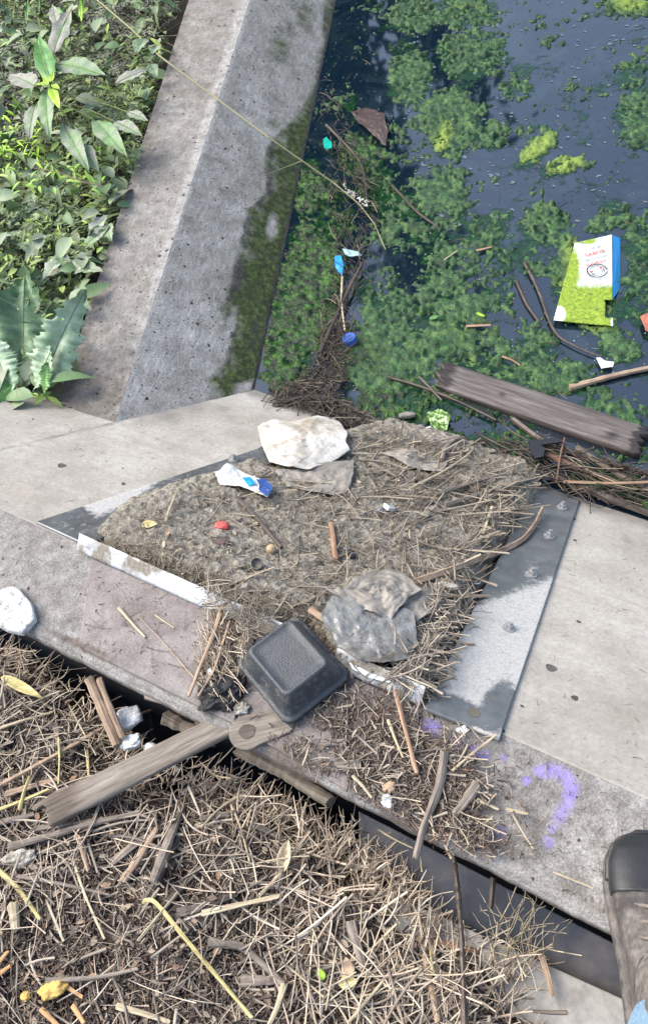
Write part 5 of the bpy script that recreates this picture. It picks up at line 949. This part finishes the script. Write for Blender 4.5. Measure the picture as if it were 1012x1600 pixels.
# carton with print
def text_mesh(s, size, M_, material, parent, nm='lettering', ext=.0003):
    cu = bpy.data.curves.new('t', 'FONT'); cu.body = s; cu.size = size; cu.align_x = 'CENTER'; cu.extrude = ext; ob = bpy.data.objects.new('t', cu); scn.collection.objects.link(ob)
    bpy.context.view_layer.update(); me = bpy.data.meshes.new_from_object(ob.evaluated_get(bpy.context.evaluated_depsgraph_get())); bpy.data.objects.remove(ob); bpy.data.curves.remove(cu)
    me.materials.clear(); me.materials.append(material); o = bpy.data.objects.new(nm, me); o.matrix_basis = M_; scn.collection.objects.link(o)
    o.parent = parent; o.matrix_parent_inverse = parent_world(parent).inverted(); return o
def carton():
    zc = WZ+.022; tl, tr, br, bl = onz(897, 380, zc), onz(955, 367, zc), onz(957, 510, zc-.008), onz(864, 501, zc-.008)
    t = tag(empty('food_carton', tuple((tl+br)/2)), 'white and blue printed food carton floating in the algae', 'carton')
    G = quad_grid(tl, tr, br, bl, 60, 90); P = G.reshape(-1, 3).copy(); q, r_ = proj(P); P[:, 2] += .004*(fbm(P[:, 0]*25, P[:, 1]*25)-.5)
    alg = np.maximum.reduce([sst(-.1, .45, blob(q, r_, 880, 430, 30, 55, 10)), sst(432, 458, r_)*.95, .75*sst(-.1, .5, blob(q, r_, 915, 376, 22, 8)), .15+0*q])*(1-.8*sst(-.2, .4, blob(q, r_, 872, 492, 12, 16)))*(1-.7*sst(0, .5, blob(q, r_, 960, 505, 10, 14)))
    keep_ = (1-((r_ > 470) & (q > 945) & (r_ < 496))).astype(bool); F = gridF(60, 90); F = F[keep_[F].all(1)]
    o = mesh('front_panel', P, F, M['carton'], t, attrs={'alg': alg}); o.modifiers.new('s', 'SOLIDIFY').thickness = .0012
    s = [tr, onz(968, 372, zc-.02), onz(967, 452, zc-.02), onz(957, 467, zc)]; V, F = solid(np.array(s), .001, Z); mesh('side_panel', V, F, M['sky'], t)
    b0 = [p-Z*.03 for p in (tl, tr, onz(957, 467, zc), bl)]; mesh('back_panel', np.array(b0), [[0, 1, 2, 3]], M['carton'], t)
    ux = (tr-tl)/np.linalg.norm(tr-tl); up_ = np.cross(Z, ux)
    def Mt(px_, py_, tilt=0.): c_ = onz(px_, py_, zc+.004); a = math.radians(tilt); x = ux*math.cos(a)+up_*math.sin(a); return frame_of(c_, x, Z)
    text_mesh('HAY UN', .008, Mt(930, 387), M['ink_dark'], t); text_mesh('SABOR', .020, Mt(930, 397, 2), M['ink_red'], t); text_mesh('DENTRO DE CADA', .0078, Mt(931, 404, 2), M['ink_dark'], t); text_mesh('SONRISA', .0155, Mt(931, 412, 2), M['ink_red'], t)
    Mc = Mt(932, 423, 8)
    def ringm(r_o, r_i, a0, a1, nm, material, cx=0, cy=0, n=40, z=.0006):
        a = np.radians(np.linspace(a0, a1, n)); V = [(Mc @ Vector((cx+rr*math.cos(q), cy+rr*math.sin(q), z)))[:] for rr in (r_o, r_i) for q in a]; mesh(nm, np.array(V), [[i, i+1, n+i+1, n+i] for i in range(n-1)], material, t)
    ringm(.0300, .0262, -20, 325, 'face_ring', M['ink_dark']); ringm(.0215, .0198, 195, 350, 'smile_line', M['ink_dark']); ringm(.0215, .0200, 188, 352, 'smile_line', M['ink_dark'], 0, .007)
    for cx, cy in ((-.016, .003), (.015, .006)): ringm(.0042, 0, 0, 360, 'cheek_dot', M['ink_red'], cx, cy, 16)
    for cx, cy in ((-.007, .004), (.005, .006)): ringm(.0018, 0, 0, 360, 'eye_dot', M['ink_dark'], cx, cy, 12)
carton()

# ---------------------------------------------------------------- plants on the bank
VG = [(-160, -80), (290, -80), (262, 40), (235, 170), (185, 310), (120, 520), (85, 628), (0, 642), (-160, 640)]
def bankp(x, y, z): return onz(x, y, z)
n = 1900; x, y = scatter(n, VG, lambda x, y: sst(430, 330, y)*.9+.15); A_, Dd, Nn_, Ls = [], [], [], []
for i in range(n):                      # fine pinnate sprays
    b0 = onz(x[i], y[i], R8.uniform(-.34, -.19)); a = R8.uniform(0, 2*math.pi); dr = np.array([math.cos(a), math.sin(a), R8.uniform(-.1, .8)]); dr /= np.linalg.norm(dr); L = R8.uniform(.05, .11); sd_ = np.cross(dr, Z); sd_ /= np.linalg.norm(sd_)
    for k in range(11):
        f = k/10; sg = 1 if k % 2 else -1; A_.append(b0+dr*L*f-Z*L*.3*f*f); d_ = dr*.8+sd_*sg*(1.1-.7*f)+R8.normal(0, .15, 3); Dd.append(d_); Nn_.append(Z+R8.normal(0, .3, 3)); Ls.append(L*.34*(1-.5*f))
A_, Dd, Nn_, Ls = map(np.array, (A_, Dd, Nn_, Ls)); q, r_ = proj(A_); gr = (fbm(q/90, r_/90+7) > .5) & (r_ < 220)
for nm, k, mm in (('ground_foliage', ~gr, 'fern'), ('ground_foliage', gr, 'fern_grey')): leaves(nm, A_[k], Dd[k], Nn_[k], Ls[k], Ls[k]*.22, M[mm], .15, .2, kind='stuff')
n = 4200; x, y = scatter(n, VG); z0_ = U(-.36, -.17, n); leaves('ground_foliage', onz(x, y, z0_), rdir(n, .35), Z+R8.normal(0, .35, (n, 3)), U(.025, .065, n), U(.008, .02, n), M['fern'], .3, .3, kind='stuff')
M['broad'] = mat('broad_foliage', [(.3, (.06, .10, .04)), (.7, (.22, .30, .15))], 40, 8, .55, .4, island=([(0, (.06, .13, .05)), (.4, (.14, .24, .10)), (.7, (.27, .34, .22)), (.85, (.30, .30, .25)), (1, (.30, .42, .16))], .7))
for n, lr, wr__, zr in ((520, (.04, .08), (.018, .034), (-.30, -.17)), (240, (.07, .11), (.03, .05), (-.24, -.15))):
    x, y = scatter(n, VG); leaves('ground_foliage', onz(x, y, U(*zr, n)), rdir(n, .35), Z+R8.normal(0, .4, (n, 3)), U(*lr, n), U(*wr__, n), M['broad'], .35, .35, prof=(0, .7, 1, .92, .7, .35, 0), kind='stuff')
n = 420; x, y = scatter(n, VG); P_ = onz(x, y, U(-.38, -.3, n)); d_ = rdir(n, .2); d_[:, 2] = U(.2, 1.2, n); L = U(.08, .22, n); sticks('grass', P_, P_+d_*L[:, None], U(.0008, .002, n), U(.0003, .0006, n), M['stem'], R8.normal(0, .02, (n, 3)), 4, 4, U(.3, 1, n), kind='stuff')
n = 1100; x, y = scatter(n, VG, lambda x, y: sst(200, 0, y)*.8+.2); P_ = onz(x, y, U(-.36, -.2, n)); sticks('dead_stems', P_, P_+rdir(n, .3)*U(.04, .14, n)[:, None], U(.0006, .0015, n), U(.0004, .001, n), M['straw_grey'], R8.normal(0, .01, (n, 3)), 3, 4, kind='stuff')
def leafobj(name, base, dr, L, W_, material, parent, droop=.25, fold=.25, lobes=0, wav=.03, dust=0., rib=True, n=22, m=9, seed=0, roll=0., holes=0, vein=True):
    rg = np.random.default_rng(seed); dr = np.asarray(dr)/np.linalg.norm(dr); S = np.cross(dr, Z); S /= np.linalg.norm(S)+1e-9; Q = np.cross(S, dr); S, Q = S*math.cos(roll)+Q*math.sin(roll), Q*math.cos(roll)-S*math.sin(roll)
    s = np.linspace(0, 1, n); t = np.linspace(-1, 1, m); S2, T2 = np.meshgrid(s, t, indexing='ij'); hw = np.where(s < .3, np.sqrt(np.clip(s/.3, 0, 1)), 1)*(1-np.clip((s-.3)/.7, 0, 1)**1.6)
    if lobes: hw = hw*(.50+.32*np.abs(np.sin(s*math.pi*lobes*(1+.2*s)+rg.uniform(0, 3)))+.45*fbm(s*9+seed, s*0+seed*1.7, 3))*(1+.10*rg.normal(0, 1, n))
    else: hw = hw*(1+.03*rg.normal(0, 1, n))
    hw2 = np.where(T2 < 0, np.roll(hw, 1)[:, None] if lobes else hw[:, None], hw[:, None])*W_/2
    base = np.asarray(base); up_ = np.abs(T2)*hw2*fold+wav*L*np.sin(S2*rg.uniform(4, 7)+T2*2)*np.abs(T2)+.0012*np.cos(S2*n*1.2)*np.abs(T2)*(L/.1)
    V = base+dr*(S2*L)[..., None]+S*(T2*hw2)[..., None]+Q*up_[..., None]-Z*(droop*L*S2**2)[..., None]
    px_, py_ = S2*5+seed, T2*3; ds = dust*(.4+.9*fbm(px_, py_, 3))*(1-.5*(np.abs(T2) < .15))
    F = gridF(n, m)
    if holes: k = rg.random(len(F)) > holes; e_ = (F[:, 0] % m == 0) | (F[:, 0] % m == m-2); F = F[k | (~e_ & (rg.random(len(F)) > holes*.4))]
    o = mesh(name, V.reshape(-1, 3), F, material, parent, smooth=True, attrs={'dust': np.clip(ds, 0, 1)})
    if rib:
        C_ = V[:, m//2]-Q*.0006+Q*.0012; sticks('leaf_rib', C_[:-1], C_[1:], np.linspace(.013*W_+.0006, .0005, n-1), np.linspace(.012*W_+.0005, .0004, n-1), M['stem'], None, 1, 4, None, o)
    return o
# tall dusty plant
c0 = onz(78, 128, -.02); pt = tag(empty('leafy_weed', tuple(onz(78, 150, -.36))), 'tall weed with large heart shaped leaves and a bright green tip', 'plant')
st0 = onz(95, 190, -.34); sticks('stem', st0[None], c0[None], np.array([.004]), np.array([.0025]), M['stem'], None, 4, 6, None, pt)
LV = [  # base px, tip px, width, z base, z tip, mat, dust
 ((80, 128), (60, 55), .055, -.03, -.03, 'leaf', .15), ((88, 100), (168, 120), .075, -.05, -.06, 'leaf', .52), ((82, 92), (118, 5), .05, -.06, -.08, 'leaf', .78), ((55, 135), (14, 118), .07, -.07, -.09, 'leaf', .85),
 ((72, 145), (78, 222), .045, -.04, -.07, 'leaf', .45), ((55, 165), (45, 222), .045, -.08, -.1, 'leaf', .6), ((100, 195), (140, 272), .05, -.09, -.12, 'leaf', .5), ((148, 188), (200, 248), .055, -.10, -.12, 'leaf', .42), ((180, 132), (234, 108), .045, -.10, -.11, 'leaf', .72),
 ((180, 190), (224, 215), .042, -.11, -.12, 'leaf', .62), ((200, 175), (232, 190), .032, -.11, -.12, 'leaf', .7), ((90, 40), (82, 8), .035, -.10, -.1, 'leaf', .9), ((125, 225), (155, 270), .045, -.12, -.14, 'leaf', .55), ((225, 60), (212, 85), .05, -.14, -.15, 'leaf_deep', .3), ((245, 70), (238, 85), .04, -.14, -.15, 'leaf_deep', .35), ((235, 100), (245, 122), .035, -.15, -.16, 'leaf_deep', .3),
 ((80, 138), (95, 172), .026, -.015, -.02, 'leaf_bright', 0), ((78, 130), (52, 134), .018, -.012, -.015, 'leaf_bright', 0), ((80, 128), (84, 112), .014, -.005, .0, 'leaf_bright', 0), ((76, 132), (66, 118), .013, -.006, -.002, 'leaf_bright', 0), ((82, 132), (94, 140), .016, -.008, -.01, 'leaf_bright', 0)]
for i, (b, tp, wd_, zb, zt_, mm, du) in enumerate(LV):
    B_ = onz(float(b[0]), float(b[1]), zb); T2_ = onz(float(tp[0]), float(tp[1]), zt_); L = np.linalg.norm(T2_-B_); leafobj('leaf', B_, T2_-B_+Z*.12*L, L, wd_*1.25, M[mm], pt, .12, .2, dust=du*1.15, seed=i, wav=.02)
    if i < 16: J = c0+(st0-c0)*R8.uniform(.1, .6); sticks('petiole', J[None], B_[None], np.array([.0016]), np.array([.0014]), M['stem'], np.array([[0, 0, .01]]), 3, 4, None, pt)
# broad ragged-leaved plants at the lower left
b1 = tag(empty('broadleaf_plant', tuple(onz(45, 630, -.26))), 'big ragged blue green leafy plant beside the wing wall foot', 'plant')
LB = [((42, 622), (40, 405), .15, -.22, -.16, 'leaf_deep', .1, 5), ((62, 612), (140, 440), .12, -.2, -.07, 'leaf_blue', .2, 6), ((55, 615), (92, 520), .07, -.19, -.10, 'leaf_blue', .2, 5), ((20, 625), (-20, 500), .10, -.2, -.1, 'leaf_blue', .1, 5), ((25, 630), (-30, 590), .08, -.2, -.13, 'leaf', .0, 4), ((70, 618), (75, 560), .045, -.18, -.12, 'leaf', .1, 3)]
for i, (b, tp, wd_, zb, zt_, mm, du, lo) in enumerate(LB):
    B_ = onz(float(b[0]), float(b[1]), zb); T2_ = onz(float(tp[0]), float(tp[1]), zt_); L = np.linalg.norm(T2_-B_); leafobj('leaf', B_, T2_-B_+Z*.15*L, L, wd_, M[mm], b1, .15, .25, lobes=lo, wav=.085, dust=du, seed=40+i, n=60, m=17, holes=.16, roll=(.0, -.5, .3, .2, 0, .3)[i])
b2 = tag(empty('broadleaf_plant', tuple(onz(60, 330, -.3))), 'low toothed leafy plant halfway up the bank at left', 'plant')
for i in range(15):
    a = i*2.4; B_ = onz(45+R8.uniform(-30, 50), 345+R8.uniform(-30, 30), -.24); leafobj('leaf', B_, [math.cos(a), math.sin(a), .5], R8.uniform(.09, .15), R8.uniform(.035, .05), M['leaf_deep' if i % 3 else 'leaf_blue'], b2, .35, .3, lobes=5, dust=.35, seed=70+i, n=30, wav=.04)
b3 = tag(empty('broadleaf_plant', tuple(onz(125, 400, -.3))), 'scrappy leaves with brown patches right beside the wing wall', 'plant')
for i, (bx, by, tx, ty) in enumerate(((110, 430, 90, 385), (115, 430, 145, 385), (120, 420, 160, 420), (100, 400, 60, 440), (130, 390, 175, 345), (140, 370, 170, 330), (165, 350, 172, 372))):
    B_ = onz(float(bx), float(by), -.2); T2_ = onz(float(tx), float(ty), -.17); L = np.linalg.norm(T2_-B_); leafobj('leaf', B_, T2_-B_+Z*.1*L, L, .05, M['leaf_blue' if i % 2 else 'leaf'], b3, .2, .3, lobes=3, dust=.6, seed=90+i, n=24)
b4 = tag(empty('leafy_weed', tuple(onz(90, 280, -.3))), 'bright narrow leaved weed on a reddish stem in mid bank', 'plant')
P = np.array([onz(a, b, -.13) for a, b in ((160, 290), (130, 285), (95, 270), (50, 262))]); sticks('stem', P[:-1], P[1:], np.full(3, .002), np.full(3, .0018), M['stick_red'], None, 1, 5, None, b4)
n = 46; x = U(20, 165, n); y = 275+R8.normal(0, 14, n); leaves('foliage', onz(x, y, U(-.16, -.11, n)), rdir(n, .3), Z+R8.normal(0, .2, (n, 3)), U(.03, .055, n), U(.007, .012, n), leafmat('lime_leaf', (.12, .24, .03), (.2, .36, .05), (.3, .46, .09)), .3, .3, parent=b4)
n = 70; x = U(-20, 70, n); y = 215+R8.normal(0, 25, n); leaves('ground_foliage', onz(x, y, U(-.2, -.13, n)), rdir(n, .3), Z+R8.normal(0, .2, (n, 3)), U(.03, .06, n), U(.005, .01, n), M['leaf_bright'], .3, .3, kind='stuff')
gb = tag(empty('grass_clump', tuple(onz(125, 40, -.34))), 'few broad green grass blades at the top left', 'grass')
for i, (bx, by, tx, ty) in enumerate(((128, 35, 125, -10), (122, 30, 135, -12), (42, 35, 44, -8), (62, 20, 60, -12), (82, 10, 100, 20))):
    B_ = onz(float(bx), float(by), -.18); T2_ = onz(float(tx), float(ty), -.12); L = np.linalg.norm(T2_-B_); leafobj('blade', B_, T2_-B_, L, .014, M['leaf' if i else 'leaf_bright'], gb, .05, .5, seed=120+i, rib=False)
# shrub further along the bank, the dark leafy shape mirrored in the pond
def shrub(x0, y0, hgt, label, seed, nn=17000, sp=.42):
    t = tag(empty('bank_shrub', (x0, y0, -.35)), label, 'shrub'); rg = np.random.default_rng(seed)
    tips = rg.normal(0, 1, (40, 3))*np.array([sp, sp*1.6, hgt*.26])+np.array([x0, y0, hgt*.6]); base = np.tile([x0, y0, -.35], (40, 1))+rg.normal(0, .1, (40, 3))*[1, 1.5, 0]
    sticks('branches', base, tips, np.full(40, .012), np.full(40, .003), M['wood_bark'], rg.normal(0, .08, (40, 3)), 4, 4, None, t)
    k = rg.integers(0, 40, nn); f = rg.uniform(.25, 1.05, nn)[:, None]; P_ = base[k]+(tips[k]-base[k])*f+rg.normal(0, .12, (nn, 3)); leaves('crown', P_, rg.normal(0, 1, (nn, 3)), rg.normal(0, 1, (nn, 3)), rg.uniform(.08, .17, nn), rg.uniform(.04, .09, nn), M['bush'], .2, .2, parent=t)
shrub(.38, 5.9, 3.1, 'dark leafy tall shrub on the bank seen as a reflection beside the wing wall', 3)

# ---------------------------------------------------------------- the photographer's boot
def person():
    tp = onz(1003, 1300, .03); heel = onz(1035, 1640, .02); ax = (heel-tp); ax[2] = 0; ax /= np.linalg.norm(ax); Mf = frame_of(np.array([tp[0], tp[1], 0]), ax, Z)
    t = tag(empty('person', (tp+heel)[0:3]*[.5, .5, 0]), 'muddy black boot and blue jeans hem of a person standing on the wall', 'person')
    LN = .29
    def sec(x, hw, z0, z1, cy=0, n=28, p=2.4):
        a = np.linspace(0, 2*math.pi, n, endpoint=False); c = np.cos(a); s = np.sin(a); yy = np.sign(c)*np.abs(c)**(2/p)*hw+cy; zz_ = (z0+z1)/2+np.sign(s)*np.abs(s)**(2/p)*(z1-z0)/2
        return np.stack([np.full(n, x), yy, zz_], 1)
    def loft(nm, secs, material, mudf, parent=t, wr_=0):
        S = np.array(secs); n, m = S.shape[:2]; V = S.reshape(-1, 3)
        if wr_: V = V+wr_*(fbm(V[:, 0]*45+V[:, 2]*30, V[:, 1]*30+5, 3)-.5)[:, None]*np.array([.3, 1, 1])
        F = [list(f) for f in gridF(n, m, True)]+[list(range(m))[::-1], [(n-1)*m+i for i in range(m)]]
        o = mesh(nm, V, F, material, frame=Mf, smooth=True, attrs={'mud': mudf(V)}); o.parent = parent; o.matrix_parent_inverse = parent_world(parent).inverted(); return o
    def wid(x): return np.interp(x, [0, .006, .02, .045, .08, .13, .18, .23, .27, .295], [.006, .026, .042, .052, .055, .050, .042, .040, .038, .022])
    so = []
    for x in np.linspace(-.004, .295, 34): so.append(sec(x, wid(x+.004)+.004, 0, .022 if x > .0 else .018, p=5))
    sole = loft('sole', so, M['rubber'], lambda V: .5+0*V[:, 0])
    def hgt(x): return np.interp(x, [0, .012, .03, .06, .09, .12, .16, .20, .25, .29], [.028, .046, .060, .068, .074, .086, .105, .12, .125, .10])
    up_ = [sec(x, wid(x)*.97, .018, hgt(x), p=2.6) for x in np.linspace(.003, .29, 44)]
    loft('boot_upper', up_, M['leather'], lambda V: .30+.28*sst(.07, .16, V[:, 0]), wr_=.006)
    cap = [sec(x, wid(x)*1.0+.0012, .02, hgt(x)+.0022, p=2.6) for x in np.linspace(.0, .092, 24)]
    loft('toe_cap', cap, M['rubber'], lambda V: .05+.35*sst(.03, .02, V[:, 2])+.3*sst(.08, .095, V[:, 0]))
    bump_ = [sec(x, wid(x)*1.0+.004, .022, .034, p=4) for x in np.linspace(-.002, .07, 18)]
    loft('toe_bumper', bump_, M['rubber'], lambda V: .3+0*V[:, 0])
    sh = []
    for k in range(14):
        f = k/13; z = .095+.10*f; sh.append(np.array([[.215+.075*f*.7+.050*(1-.15*f)*math.cos(a)*1.05, .042*(1-.05*f)*math.sin(a), z+.012*math.cos(a)*-1] for a in np.linspace(0, 2*math.pi, 28, endpoint=False)]))
    loft('boot_shaft', sh, M['leather'], lambda V: .75+0*V[:, 0], wr_=.010)
    for k in range(5):
        x = .115+.022*k; z = hgt(x)+.004; A3 = np.array([[x-.006, -.028, z-.012], [x, 0, z+.003]]); B3 = np.array([[x, 0, z+.003], [x+.006, .028, z-.012]]); Am = (np.array(Mf) @ np.c_[A3, [1, 1]].T).T[:, :3]; Bm = (np.array(Mf) @ np.c_[B3, [1, 1]].T).T[:, :3]
        sticks('lace', Am, Bm, np.full(2, .0028), np.full(2, .0028), M['stick_grey'], None, 2, 6, None, t)
    tr = []
    for k in range(22):
        f = k/21; z = .115+.52*f; r_ = .054+.026*f+.004*math.sin(k*1.9); tr.append(np.array([[.262+.06*f+.16*f+r_*1.1*math.cos(a)+.01, r_*math.sin(a)*(1+.05*math.sin(3*a+k)), z-.02*math.cos(a)] for a in np.linspace(0, 2*math.pi, 36, endpoint=False)]))
    S = np.array(tr); V = S.reshape(-1, 3); V = V+.012*(fbm(V[:, 0]*20+V[:, 2]*20, V[:, 1]*20+V[:, 2]*9, 3)-.5)[:, None]*np.array([1, 1, .3])
    o = mesh('trouser_leg', V, [list(f) for f in gridF(22, 36, True)], M['jeans'], frame=Mf, smooth=True); o.modifiers.new('s', 'SOLIDIFY').thickness = .003; o.parent = t; o.matrix_parent_inverse = parent_world(t).inverted()
person()
print('verts', sum(len(o.data.vertices) for o in scn.objects if o.type == 'MESH'), 'objs', len(scn.objects))
